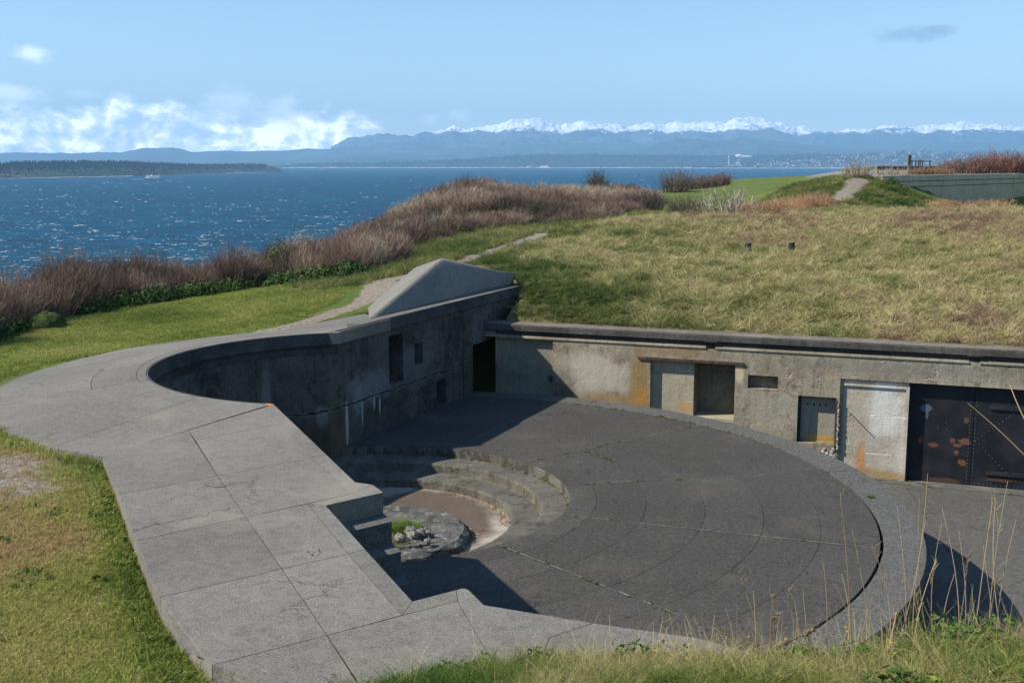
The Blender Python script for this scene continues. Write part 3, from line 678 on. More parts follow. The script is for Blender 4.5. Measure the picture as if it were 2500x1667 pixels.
def pit_floor():
    b = material('pit_floor_concrete'); v = b.coord('Object')
    c = b.mix(b.step(b.noise(v, 1.5, 6, .7), .35, .65), (.25, .21, .16), (.40, .36, .29)); c = b.mix(b.m('MULTIPLY', b.step(b.noise(v, 7, 5, .7), .5, .68), .5), c, (.2, .17, .13))
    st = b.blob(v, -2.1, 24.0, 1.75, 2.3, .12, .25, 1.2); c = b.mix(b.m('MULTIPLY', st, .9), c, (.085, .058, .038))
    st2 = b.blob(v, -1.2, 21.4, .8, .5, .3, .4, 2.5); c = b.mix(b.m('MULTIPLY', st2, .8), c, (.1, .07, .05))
    c = b.mix(b.m('MULTIPLY', b.step(b.noise(v, 45, 3, .7), .55, .7), .4), c, (.5, .47, .42))
    mt = b.fin(c, .9, b.bump(b.noise(v, 12, 5, .7), .4, .02), .25)
    return ruled('pit_floor', [pol(3.2, a) for a in range(0, 361, 6)], [pol(.02, a) for a in range(0, 361, 6)], mt, plat, lambda x, y: H3, .1, 0)
objs.append(pit_floor())
parts_to(plat, objs)

# old gun foundation in the pit
GB = (-2.62, 22.75)
gb = empty('gun_foundation', (GB[0], GB[1], H3)); tag(gb, 'broken round dark concrete gun foundation with weeds and rubble in the pit', 'gun foundation')
def crust():
    b = material('broken_foundation'); v = b.coord('Object')
    c = b.mix(b.step(b.noise(v, 1.6, 6, .7), .4, .6), (.07, .068, .062), (.16, .155, .14)); c = b.mix(b.m('MULTIPLY', b.step(b.noise(v, 7, 6, .8), .52, .66), .8), c, (.42, .41, .38))
    c = b.mix(b.m('MULTIPLY', b.step(b.noise(v, 3.1, 5, .7), .6, .7), .7), c, (.16, .09, .045))
    mt = b.fin(c, .95, b.bump(b.noise(v, 9, 8, .75), 1, .06), .2)
    vs = []; fs = []; n = 56; rs = [.0, .35, .7, 1.0, 1.25, 1.45, 1.62, 1.7, 1.72]
    for j, r in enumerate(rs):
        for i in range(n):
            a = 2 * math.pi * i / n; w = 1 + .05 * mn.noise(Vector((math.cos(a) * 3, math.sin(a) * 3, 1))) + (.015 * random.gauss(0, 1) if j > 5 else 0)
            x, y = r * w * math.cos(a), r * w * math.sin(a)
            zz = .22 + .05 * mn.noise(Vector((x * 2.2, y * 2.2, 5))) + .02 * mn.noise(Vector((x * 8, y * 8, 5))) if j < 7 else (.14 if j == 7 else -.02)
            if math.hypot(x - .35, y + .35) < .6: zz -= .07
            vs.append((x, y, zz))
    for j in range(len(rs) - 1):
        for i in range(n): fs.append([j * n + i, (j + 1) * n + i, (j + 1) * n + (i + 1) % n, j * n + (i + 1) % n])
    mesh('foundation_slab', vs, fs, mt, gb)
    vs = MB()
    for k in range(5): 
        a = R(-75 + k * 9); vs.box((1.25 * math.cos(a), 1.2 * math.sin(a) , .24 - .01 * k), (.28, .07, .03), a + 1.2)
    vs.build('broken_flake', mt, gb)
crust()
M_rock = simple('pale_rubble', (.24, .23, .195), .95, .5, 5, 0, .8)
rk = None
for k in range(13):
    px, py = random.uniform(975, 1055), random.uniform(1292, 1328)
    if k > 8: px, py = random.uniform(1000, 1050), random.uniform(1283, 1305)
    x, y = K(px, py, -.42); s = random.uniform(.05, .14)
    if k < 4:
        m = MB().ell((0, 0, 0), (1, .8, .7), 7, 5, .22); rk = m.build('rubble_stone', M_rock); rks = globals().setdefault('rks', []); rks.append(rk); o = rk
    else:
        o = rks[k % 4].copy(); COL.objects.link(o)
    o.location = (x, y, -.43 + s * .4); o.scale = (s, s, s); o.rotation_euler = (0, 0, random.uniform(0, 6))
    tag(o, 'pale lump of rubble lying on the gun foundation below the grass tuft', 'stone', 'stones on the gun foundation')

# ------------------------------------------------------------------ parapet (raised concrete around the pit)
ZP = 2.94
par = empty('parapet', (-5, 19, 0)); tag(par, 'broad grey concrete parapet curving around the gun pit in jointed slabs', 'parapet'); objs = []
def pcr(a, r=PR): return (float(PC[0] + r * math.cos(R(a))), float(PC[1] + r * math.sin(R(a))))
A_P = 105.; A_C = 256.
def interp(keys, t):
    for (t0, v0), (t1, v1) in zip(keys, keys[1:]):
        if t0 <= t <= t1:
            k = (t - t0) / (t1 - t0); return tuple(a + (b - a) * k for a, b in zip(v0, v1))
    return keys[-1][1]
OKEYS = [(105, (-7.1, 31.75)), (118, (-8.28, 30.7)), (130, (-9.26, 29.3)), (142, (-9.88, 28.1)), (155, (-10.24, 26.5)), (168, (-10.42, 24.4)), (180, (-10.25, 22.6)), (194, (-9.85, 20.9)), (208, (-9.25, 19.2)), (220.8, (-7.99, 17.35)), (235.3, (-6.71, 16.11)), (256, (-5.76, 15.54))]
# outer heights (the surface falls away towards the sea)
ZK = [(105, (2.3,)), (130, (2.35,)), (150, (2.4,)), (168, (2.5,)), (180, (2.58,)), (200, (2.68,)), (221, (2.84,)), (235, (2.9,)), (256, (2.94,))]
def parz(x, y):
    a = math.degrees(math.atan2(y - PC[1], x - PC[0])) % 360
    if a < 60: a = 105
    a = min(max(a, 105), 256); r = math.hypot(x - PC[0], y - PC[1]); o = interp(OKEYS, a); ro = math.hypot(o[0] - PC[0], o[1] - PC[1]); zo = interp(ZK, a)[0]
    t = max(0, min(1.2, (r - PR - .3) / (ro - PR - .3))); return ZP + (zo - ZP) * t
def ray(a, t):
    i = pcr(a); o = interp(OKEYS, a); return (i[0] + (o[0] - i[0]) * t, i[1] + (o[1] - i[1]) * t)
def band(a0, a1, t0, t1, nm='slab'):
    n = max(2, int((a1 - a0) / 2.5)); A = [ray(a0 + (a1 - a0) * i / n, t0) for i in range(n + 1)]; B = [ray(a0 + (a1 - a0) * i / n, t1) for i in range(n + 1)]
    objs.append(ruled(nm, A, B, M_slab, par, parz, .28, .0055, n=max(1, int(10 * (t1 - t0)))))
for a0, a1 in ((105, 150), (150, 182), (182, 207), (207, 220.8)):
    band(a0, a1, 0, .075); 
    if a0 == 105: band(a0, a1, .075, 1)
    else: band(a0, a1, .075, .36 - .06 * (a0 > 200)); band(a0, a1, .36 - .06 * (a0 > 200), 1)
band(220.8, 235.3, 0, 1); band(235.3, 256, 0, 1)
def poly_slab(pts, th=.28):
    c = (sum(p[0] for p in pts) / len(pts), sum(p[1] for p in pts) / len(pts)); n = len(pts)
    P_ = [(p[0] + (c[0] - p[0]) * .004 / max(.01, math.dist(p, c)), p[1] + (c[1] - p[1]) * .004 / max(.01, math.dist(p, c))) for p in pts]
    if sum(P_[i][0] * P_[(i + 1) % n][1] - P_[(i + 1) % n][0] * P_[i][1] for i in range(n)) < 0: P_ = P_[::-1]
    vs = [(*p, ZP) for p in P_] + [(*p, ZP - th) for p in P_]
    objs.append(mesh('slab', vs, [list(range(n))] + [[(i + 1) % n, i, i + n, (i + 1) % n + n] for i in range(n)], M_slab, par))
q = lambda p: K(*p, ZP)
C0 = pcr(256); O0 = (-5.76, 15.54)
M0, J0 = q(r3(1440, 940)), q(r3(2020, 768))
O1, M1, J1, I1 = q(c7(735, 398)), q(c7(1350, 283)), q(c7(1940, 168)), q(c7(2030, 155))
O2, M2, J2 = q(c7(850, 683)), q(c7(1525, 538)), q(c7(2170, 395))
L1e, Bk1, Bk2, Rc = q(r6(475, 360)), q(r6(600, 378)), q(r6(672, 432)), q(r6(272, 522))
O3, M3, J3, I3 = q(c7(990, 1035)), q(c7(1750, 860)), q(c7(2160, 765)), q(r6(545, 825))
J2b = q(c7(1910, 455))
O4, M4, J4 = q(c7(1310, 1457)), q(c7(2030, 1270)), q(r6(803, 1285))
D4, E4 = q(r6(875, 1190)), q(r6(1232, 1098)); J4b = q(r6(1190, 1185))
F4 = q(r6(1370, 1215)); G4 = q(r6(2130, 1340)); Hn = q((1700, 1556)); Hn2 = q((1888, 1590))
zc = lambda x, y: ZP
def quad_slab(a, b, c, d, nm='slab'): objs.append(ruled(nm, [a, b], [d, c], M_slab, par, zc, .28, .0055))
mid = lambda a, b, t=.5: (a[0] + (b[0] - a[0]) * t, a[1] + (b[1] - a[1]) * t)
Mh, Jh = q(r3(1500, 1015)), q(r3(2150, 895))
quad_slab(O0, O1, M1, mid(M0, M0)); quad_slab(M0, Mh, Jh, J0); quad_slab(Mh, M1, J1, Jh)
Ih = mid(C0, I1, math.dist(J0, Jh) / math.dist(J0, J1))
quad_slab(J0, J1, I1, C0)
quad_slab(O1, O2, M2, M1); quad_slab(M1, M2, J2b, J1) if False else quad_slab(M1, M2, J2, J1)
objs.append(ruled('slab', [J1, mid(J1, J2, .93), J2], [I1, L1e, Bk1], M_slab, par, zc, .28, .0055))
objs.append(ruled('slab', [J2b, J2, J2], [Rc, mid(Rc, Bk2), Bk2], M_slab, par, zc, .28, .002)) if False else None
poly_slab([J2b, J2, Bk1, Bk2, Rc])
quad_slab(O2, O3, M3, M2); quad_slab(M2, M3, J3, J2b); quad_slab(J2b, J3, I3, Rc)
quad_slab(O3, O4, M4, M3); quad_slab(M3, M4, J4, J3); quad_slab(J3, J4, D4, I3)
B0, B1, B2, B3 = (-2.36, 8.76), (-1.9, 8.42), (-1.0, 8.25), (.3, 7.95)
M5_ = q(r6(400, 1600)); t_ = (8.15 - M4[1]) / (M5_[1] - M4[1]); M5 = (M4[0] + (M5_[0] - M4[0]) * t_, 8.15)
objs.append(ruled('slab', [O4, mid(O4, M4), M4], [B0, B1, (M5[0] - .02, M5[1] + .0)], M_slab, par, zc, .28, .0055))
J5 = q(r6(1500, 1470)); 
XB = (.06, 8.05)
quad_slab(M4, M5, XB, J4b)
Er = [q(r6(*p)) for p in ((1180, 1110), (1215, 1100), (1240, 1100), (1265, 1112), (1290, 1135))]
CR = q(r6(1830, 1440))
poly_slab([J4, J4b, Er[0], D4])
poly_slab([J4b, XB, CR, G4, F4] + Er[::-1])
objs.append(ruled('slab', [XB, (1.2, 7.4), (2.6, 7.1), (4, 7)], [CR, G4, Hn, (3.2, 8.2)], M_slab, par, zc, .28, .007, n=4))
# apron towards the sloping block
zap = lambda x, y: ZP - .22 * max(0, min(1, (-(x + 4.2) * .914 + (y - 27.5) * .405 * 0) / 2.6)) * 1.9 if x < -4.2 else ZP
def apz(x, y):
    d = max(0., ((-4.2 - x) * .914 + (y - 27.47) * .405))
    return ZP - .165 * d
objs.append(ruled('apron_slab', [(-4.2, 27.47), (-3.78, 28.45), (-3.5, 29.1), (-3.2, 29.8)], [(-7.1, 31.75), (-6.4, 32.9), (-5.75, 34.1), (-4.75, 35.7)], M_slab, par, apz, .3, .006))
def bed(name, pts, z=ZP - .03):
    return mesh(name, [(*p, z) for p in pts] , [list(range(len(pts)))], M_slab, par)
INNER_BED = [C0, L1e, Bk1, Bk2, Rc, D4] + Er + [F4, G4, Hn, (3.2, 8.1), (3.4, 7.05)]
objs.append(bed('slab_bed', INNER_BED + [(.2, 8.1), (-.9, 8.3), (-1.85, 8.5), (-2.36, 8.8), (-2.76, 9.15), O3, O2, O1, (-5.7, 15.5)]))
n_ = 40; vA = [105 + 151 * i / n_ for i in range(n_ + 1)]
vv = []
for a_ in vA:
    for t_ in (0.02, .3, .6, .97): p_ = ray(a_, t_); vv.append((*p_, parz(*p_) - .035))
objs.append(mesh('slab_bed', vv, [[i * 4 + j, (i + 1) * 4 + j, (i + 1) * 4 + j + 1, i * 4 + j + 1] for i in range(n_) for j in range(3)], M_slab, par))
# vertical faces
L1p = [pcr(a) for a in range(106, 257, 3)]
u1 = np.array([.405, .914]); u1 = u1 / np.hypot(*u1); PW = np.array([-4.14, 27.87])
straight = [tuple(PW + u1 * s) for s in (10.6, 7.18)]
shr = lambda pts, g=.04: pts
inner = [(-4.15, 27.75)] + L1p + [C0, L1e, Bk1, Bk2, Rc, D4] + Er + [F4, G4, Hn, (3.2, 8.2), (6, 8.6)]
def offs(path, d):
    o = []
    P = [Vector(p) for p in path]
    for i in range(len(P)):
        n = Vector((0, 0))
        if i: t = (P[i] - P[i - 1]).normalized(); n += Vector((-t.y, t.x))
        if i < len(P) - 1: t = (P[i + 1] - P[i]).normalized(); n += Vector((-t.y, t.x))
        n.normalize(); o.append(tuple(P[i] + n * d))
    return o
inn = offs(inner, -.06)
nsplit = inn.index(inn[len([1] + L1p)])
ww = tuple
# gun side wall: straight part, from the corner at the back to the curve; front faces the pit
WPt = lambda s, off=0: tuple(PW + u1 * s + np.array([-u1[1], u1[0]]) * off)
gunwall_path = [WPt(s) for s in (10.6, 7.2)]
# travel from far corner towards the curve then round it: pit lies on the LEFT of travel -> wall body on the right, so flip=-1
curve = [WPt(s, .0) for s in np.linspace(7.25, .0, 12)] + offs(L1p, -.06)[1:]
LS = 7.25
# s along this path: door end at 0, P corner at 7.25
def hs(sa, sb): return (LS - sb, LS - sa)
holes = [(*hs(2.15, 2.9), 1.15, 2.45, .5, True), (*hs(3.55, 4.05), 1.45, 2.05, .45, True), (*hs(4.84, 5.44), .02, .78, .35, True), (LS + 5.0, LS + 5.45, 1.55, 2.2, .4, True)]
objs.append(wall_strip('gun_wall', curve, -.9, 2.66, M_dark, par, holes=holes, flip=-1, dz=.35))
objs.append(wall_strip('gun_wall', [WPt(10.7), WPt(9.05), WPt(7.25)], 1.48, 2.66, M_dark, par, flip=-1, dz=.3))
objs.append(mesh('doorway_lining', [(*WPt(7.25), -.9), (*WPt(7.25, 1.6), -.9), (*WPt(7.25, 1.6), 1.48), (*WPt(7.25), 1.48), (*WPt(10.7), 1.48), (*WPt(10.7, 1.6), 1.48), (*WPt(7.25, 1.6), -.9), (*WPt(10.7, 1.6), -.9), (*WPt(10.7, 1.6), 1.48), (*WPt(7.25, 1.6), 1.48)], [[0, 1, 2, 3], [3, 2, 5, 4], [6, 7, 8, 9]], M_dark, par, uvs=[(0, 0)] * 12))
rest = offs([C0, L1e, Bk1, Bk2, Rc, D4] + Er + [F4, G4, Hn, (3.2, 8.2), (6, 8.6)], -.012)
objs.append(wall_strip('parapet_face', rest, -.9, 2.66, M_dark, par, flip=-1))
# coping band along the gun wall
cop = [WPt(s, -.02) for s in (10.75, 5.0, .0)] + offs(L1p, .02)[1:]
cop_top = offs([WPt(s) for s in (10.75, 5.0, .05)] + L1p[1:], 0)
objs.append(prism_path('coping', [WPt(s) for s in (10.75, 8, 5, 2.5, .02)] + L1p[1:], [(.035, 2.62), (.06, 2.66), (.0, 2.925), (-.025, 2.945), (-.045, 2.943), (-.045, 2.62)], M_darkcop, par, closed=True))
# second small band under the curved coping
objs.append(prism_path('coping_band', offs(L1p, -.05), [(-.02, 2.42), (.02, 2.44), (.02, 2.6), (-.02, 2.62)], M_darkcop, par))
# strip of level concrete on top beside the sloping block
objs.append(ruled('slab', [WPt(s, .02) for s in (.9, 4, 7, 10.9)], [WPt(s, .5) for s in (.9, 4, 7, 10.9)], M_slab, par, lambda x, y: 2.95, .3, .005))
# sloping concrete block on the parapet
def glacis():
    A = KD(*r4(1372, 82), 35.6); Bt = (*K(*r4(838, 506), 2.97), 2.955); Lf = (*K(*r4(850, 408), 2.7), 2.6)
    Rr = KD(*r4(1745, 172), 37.6); Rt = (WPt(9.55, .5)[0], WPt(9.55, .5)[1], 2.965); T2 = KD(*r4(1880, 190), 38.2); T1 = (*WPt(10.9, .35), 2.98)
    foot = (*K(*r4(1300, 110), 2.6), 2.4)
    Lf2 = KD(*r4(1180, 150), 38.5)
    vs = []; fs = []
    def patch(p00, p10, p11, p01, n=14, bulge=0.):
        k = len(vs); P = [Vector(x) for x in (p00, p10, p11, p01)]
        for i in range(n + 1):
            for j in range(n + 1):
                u, v = i / n, j / n; w = (P[0] * (1 - u) + P[1] * u) * (1 - v) + (P[3] * (1 - u) + P[2] * u) * v
                vs.append(tuple(w + Vector((0, 0, bulge * math.sin(math.pi * u) * math.sin(math.pi * v)))))
        for i in range(n):
            for j in range(n): fs.append([k + i * (n + 1) + j, k + (i + 1) * (n + 1) + j, k + (i + 1) * (n + 1) + j + 1, k + i * (n + 1) + j + 1])
    B2 = (Bt[0] + .06, Bt[1] + .02, Bt[2])
    patch(B2, Rt, Rr, A, 16, .03)             # face towards the pit
    patch(Lf, B2, A, Lf2, 16, .02)            # face towards the sun
    patch(Rt, T1, T2, Rr, 16, 0)               # low end beside the grass
    patch(A, Rr, (Rr[0] - .6, Rr[1] + 1.6, 2.4), (A[0] - .5, A[1] + 2.2, 2.4), 16)
    patch(Rr, T2, (T2[0] - .2, T2[1] + 1.2, 2.4), (Rr[0] - .4, Rr[1] + 1.2, 2.4), 16)
    b = bmesh.new(); me = bpy.data.meshes.new('sloping_block'); me.from_pydata(vs, [], fs); b.from_mesh(me); bmesh.ops.remove_doubles(b, verts=b.verts, dist=.003)
    bmesh.ops.recalc_face_normals(b, faces=b.faces)
    b.to_mesh(me); b.free(); me.materials.append(M_glacis); me.polygons.foreach_set('use_smooth', [True] * len(me.polygons))
    o = link('sloping_block', me); tag(o, 'pale wedge shaped concrete block sloping up from the parapet beside the dirt path', 'concrete block')
    md = o.modifiers.new('s', 'SMOOTH'); md.iterations = 2; md.factor = .3
glacis()
parts_to(par, objs)
# orange lichen spot on the slab corner
o = ruled('lichen_patch', [(C0[0] + x, C0[1] + y) for x, y in ((-.12, -.02), (-.1, -.12), (-.02, -.16), (.03, -.13))], [(C0[0] + x, C0[1] + y) for x, y in ((-.08, .0), (-.03, -.03), (.0, -.05), (.035, -.1))], simple('orange_lichen', (.6, .2, .02), .9, .3, 20), None, lambda x, y: ZP + .006, .005, 0)
tag(o, 'small orange lichen patch on the corner of the parapet slab', 'lichen')
# scratched marks on the slabs
def marks():
    mt = simple('chalky_scratch', (.24, .23, .21), .95, .2, 20); segs = []
    for (x0, y0, x1, y1) in ((1865, 700, 1925, 705), (1890, 735, 1960, 795), (1910, 705, 1945, 740), (1960, 705, 1985, 760), (1925, 745, 1950, 800), (1880, 715, 1900, 735), (1900, 735, 1925, 770), (1945, 790, 1985, 770), (1975, 735, 1985, 765)):
        a = q(c7(x0, y0)); b_ = q(c7(x1, y1)); segs.append((a, b_, .012))
    for (x0, y0, x1, y1, w) in ((1690, 625, 1835, 567, .02), (1345, 880, 1420, 835, .015), (1140, 490, 1180, 465, .012), (1700, 990, 1780, 965, .015)):
        segs.append((q(c7(x0, y0)), q(c7(x1, y1)), w * .35))
    vs = []; fs = []
    for a, b_, w in segs:
        d = Vector(b_) - Vector(a); n = Vector((-d.y, d.x)).normalized() * w; k = len(vs); N = 6
        for i in range(N + 1):
            t = i / N; p = Vector(a) + d * t; e = random.uniform(.3, 1) * math.sin(math.pi * min(max(t, .06), .94)); vs += [(*(p + n * e), ZP + .004), (*(p - n * e), ZP + .004)]
        fs += [[k + 2 * i, k + 2 * i + 1, k + 2 * i + 3, k + 2 * i + 2] for i in range(N)]
    return tag(parented(mesh('scratch_marks', vs, fs, mt, par), par), kind='stuff')
marks()

# stairs down from the parapet
st = empty('stairs', (Bk2[0], Bk2[1], 0)); tag(st, 'steep dark concrete stairs going down from the parapet into the gun pit', 'stairs')
uL = Vector((D4[0] - Rc[0], D4[1] - Rc[1])).normalized(); uW = Vector((Bk2[0] - Rc[0], Bk2[1] - Rc[1])); 
objs = []
for k in range(1, 10):
    z = ZP - .27 * k; a = Vector(Rc) + uL * (.355 * (k - 1)) ; b_ = Vector(Rc) + uL * (.355 * k - .003)
    A = [tuple(a), tuple(b_)]; B = [tuple(a + uW * (.995)), tuple(b_ + uW * .995)]
    objs.append(ruled('step', A, B, M_step, st, lambda x, y, z=z: z, .2, .001, bot=-.85))
parts_to(st, objs)

# ------------------------------------------------------------------ retaining wall with openings
ret = empty('retaining_wall', (*wl(5), FLOOR_Z)); tag(ret, 'long weathered concrete magazine wall with recessed openings under the grass bank', 'magazine wall'); objs = []
def wstrip(nm, s0, s1, z0, z1, mt, holes=(), off=0., rec=None, dz=.4):
    n = max(1, int((s1 - s0) / 1.5)); path = [wl(s0 + (s1 - s0) * i / n, off) for i in range(n + 1)]
    o = wall_strip(nm, path, z0, z1, mt, ret, [(h[0] - s0, h[1] - s0, *h[2:]) for h in holes], rec_mat=rec, flip=1, dz=dz)
    uvl = o.data.uv_layers[0].data
    for l in uvl: l.uv[0] += s0
    objs.append(o); return o
HL = [(-1.115, .77, FLOOR_Z - .2, 1.6, .16, False), (3.84, 6.36, -.5, 1.2, .95, False), (6.73, 7.59, .54, .93, .3, True), (8.17, 9.24, -.94, .43, .34, False), (9.32, 26, FLOOR_Z - .2, 1.0, .26, False)]
HL += [(5.5, 5.76, 1.63, 1.69, .12, True)]
wstrip('wall_face', -1.12, 26, FLOOR_Z - .2, 1.69, M_ret, HL)
wstrip('shaded_panel', -1.12, .77, FLOOR_Z, 1.6, M_pan0, off=.16)
wstrip('pale_panel', 3.84, 5.12, -.5, 1.2, M_pan1, off=.18)
def box_s(nm, s0, s1, o0, o1, z0, z1, mt, parent=ret, kind=None):
    P = [wl(s0, o0), wl(s1, o0), wl(s1, o1), wl(s0, o1)]
    vs = [(*p, z0) for p in P] + [(*p, z1) for p in P]
    fs = [[3, 2, 1, 0], [4, 5, 6, 7], [0, 1, 5, 4], [1, 2, 6, 5], [2, 3, 7, 6], [3, 0, 4, 7]]
    S_ = [(s0, z0), (s1, z0), (s1, z0 - (o1 - o0)), (s0, z0 - (o1 - o0))]
    uv = []
    for f in fs:
        for i in f:
            s = s0 if i % 4 in (0, 3) else s1; z = z0 if i < 4 else z1; o_ = o0 if i % 4 < 2 else o1
            if f in (fs[0], fs[1]): uv.append((s, z + o_ - o0))
            elif f in (fs[3], fs[5]): uv.append((s + o_ - o0, z))
            else: uv.append((s, z))
    o = mesh(nm, vs, fs, mt, parent, uvs=uv)
    if parent is ret: objs.append(o)
    return o
M_niche = concrete_wall('niche_concrete', (.18, .165, .12), (.26, .24, .17), (.09, .08, .06), boards=.9, cracks=.4)
box_s('passage_wall', -1.14, -1.10, .17, 2.2, FLOOR_Z, 1.72, M_pan0); box_s('passage_back', -3.2, -1.1, 2.2, 2.25, FLOOR_Z, 1.9, M_pan0); box_s('passage_roof', -3.2, -1.13, .02, 2.2, 1.73, 1.8, M_pan0)
box_s('niche_side', 5.09, 5.125, .19, .95, -.5, 1.2, M_niche)
box_s('niche_back', 5.12, 6.36, .945, .99, -.5, 1.2, M_niche)
box_s('iron_hook', 5.128, 5.14, .25, .6, .72, .74, M_iron); box_s('iron_hook', 5.128, 5.14, .25, .55, .18, .20, M_iron)
box_s('shelf', 5.128, 6.36, .03, .94, -.56, -.44, M_pan1)
box_s('rusty_lintel', 3.46, 6.6, -.06, .1, 1.21, 1.285, M_rust)
# service niche with four holes
M_svc = concrete_wall('service_niche_concrete', (.30, .285, .22), (.40, .38, .3), (.16, .15, .11), boards=.9, cracks=.3, amt=.4, stains=[(8.9, -.85, .5, .1, (.45, .27, .05), .9, .4)])
o = wstrip('niche_panel', 8.17, 9.24, -.94, .43, M_svc, [(8.39 + .17 * k, 8.445 + .17 * k, .11, .165, .1, True) for k in range(4)], off=.3, rec=M_iron)
box_s('door_frame', 8.175, 8.24, .12, .29, -.93, .42, M_iron)
box_s('niche_sill', 8.17, 9.24, .005, .3, -.99, -.945, M_pan1)
box_s('rusty_strip', 9.215, 9.262, -.03, .28, -1.12, .36, M_rust)
M_crumb = simple('crumbled_concrete', (.42, .4, .36), .95, .7, 14, 0, 1)
m = MB()
for k in range(30): 
    z = -1.05 + 1.4 * k / 30; m.ell((*wl(9.30 + random.uniform(-.02, .02), -.005), z), (.035, .03, .04), 5, 4, .3)
for k in range(16): m.ell((*wl(9.0 + random.uniform(-.1, .26), -.0), -1.12 + random.uniform(-.2, .08)), (.06, .04, .05), 5, 4, .3)
objs.append(m.build('crumbled_edge', M_crumb, ret))
# wide opening: whitewashed pier and the steel door
wstrip('pier', 9.4, 11.15, FLOOR_Z - .05, 1.0, M_pier, off=.10)
wstrip('pier_edge', 9.32, 9.4, FLOOR_Z - .05, 1.0, M_ret, off=.05)
box_s('pier_head', 9.42, 11.1, .04, .1, .80, .86, M_pier)
box_s('iron_pin', 9.62, 9.64, -.28, .1, -.02, 0.0, M_iron)
box_s('pier_trim', 11.08, 11.17, .02, .09, FLOOR_Z - .05, .86, M_pier)
door = []
def add_door(s0, s1, nm):
    d = wall_strip(nm, [wl(s0, .26), wl((s0 + s1) / 2, .26), wl(s1, .26)], FLOOR_Z + .03, .99, M_door, ret, flip=1)
    for l in d.data.uv_layers[0].data: l.uv[0] += s0
    objs.append(d); return d
d1 = add_door(11.16, 12.86, 'steel_door'); d2 = add_door(12.875, 14.7, 'steel_door'); d3 = add_door(14.72, 26, 'steel_door')
rv = bpy.data.meshes.new('rivet'); mm = MB().ell((0, 0, 0), (.015, .015, .015), 6, 4); rv.from_pydata(mm.v, [], mm.f); rv.materials.append(simple('worn_rivet', (.09, .1, .11), .4, .3, 20))
def rivets(pts, d):
    for s, z in pts:
        o = link('rivet', rv, d); o.location = (*wl(s, .25), z)
rivets([(12.78, -1.75 + .108 * k) for k in range(24)] + [(12.92, -1.75 + .108 * k) for k in range(24)], d2)
rivets([(13.0 + .11 * k, FLOOR_Z + .08) for k in range(13)] + [(12.93 + .085 * k, -.55 + .075 * k) for k in range(13)] + [(12.95 + .09 * k, -.55 - .09 * k) for k in range(12)], d2)
for z in (.42, -1.42):
    o = box_s('hinge_strap', 13.25, 14.6, .2, .258, z - .05, z + .05, M_iron, d2)
    rivets([(13.3 + .14 * k, z) for k in range(8)], d2)
def hinge_fix(): pass
box_s('door_frame_edge', 11.152, 11.2, .1, .255, FLOOR_Z, .98, M_iron)
# cornice: ledge, groove, face and flat top, with two drain notches
def cprof(nm, prof, mt, segs):
    for a, b_ in segs:
        n = max(1, int((b_ - a) / 2)); o = prism_path(nm, [wl(a + (b_ - a) * i / n) for i in range(n + 1)], prof, mt, ret, closed=True); objs.append(o)
SEG = [(-1.6, 5.49), (5.77, 12.65), (12.92, 26)]
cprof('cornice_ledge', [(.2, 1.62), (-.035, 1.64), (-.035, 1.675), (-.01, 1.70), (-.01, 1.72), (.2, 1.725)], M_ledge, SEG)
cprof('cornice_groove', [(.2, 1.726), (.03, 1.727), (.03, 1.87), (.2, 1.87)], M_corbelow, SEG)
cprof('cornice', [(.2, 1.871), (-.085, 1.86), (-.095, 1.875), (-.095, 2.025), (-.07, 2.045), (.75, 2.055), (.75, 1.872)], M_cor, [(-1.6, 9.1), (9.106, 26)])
for s in (5.63, 12.78):
    box_s('drain_notch', s - .13, s + .13, .08, .12, 1.62, 1.87, M_corbelow)
    m = MB(); a = wl(s - .2, -.1); 
    o = box_s('drain_hood', s - .19, s + .19, -.1, .02, 1.845, 1.868, M_corbelow)
M_topstain = concrete_top('cornice_top_concrete', (.15, .125, .1), .5, .3, .5, 0, 1, .6)
o = ruled('cornice_top', [wl(s, -.06) for s in (-1.5, 8, 17, 26)], [wl(s, .74) for s in (-1.5, 8, 17, 26)], M_topstain, ret, lambda x, y: 2.062, .006, .0); objs.append(o)
for o in objs:
    parented(o, ret)
# yard floor slabs
yard = empty('yard_floor', (10, 26, FLOOR_Z)); tag(yard, kind='structure'); objs = []
Ya = [wl(s, .27) for s in (-2.2, 6.3, 11.1, 16.5, 26)]
Yb = [(-2.5, 33), (4.6, 28), (9.66, 22.84), (13.7, 21.6), (24, 18)]
for i in range(4):
    objs.append(ruled('yard_slab', [Ya[i], Ya[i + 1]], [Yb[i], Yb[i + 1]], M_floor, yard, lambda x, y: FLOOR_Z, .2, .008))
    objs.append(ruled('yard_slab', [Yb[i], Yb[i + 1]], [(-2 + i * 6, 11 if i else 12), (4 + i * 6, 11)], M_floor, yard, lambda x, y: FLOOR_Z, .2, .008))
objs.append(ruled('door_sill', [wl(9.35, -.3), wl(26, -.3)], [wl(9.35, .26), wl(26, .26)], M_step, yard, lambda x, y: FLOOR_Z + .02, .1, 0))
parts_to(yard, objs)
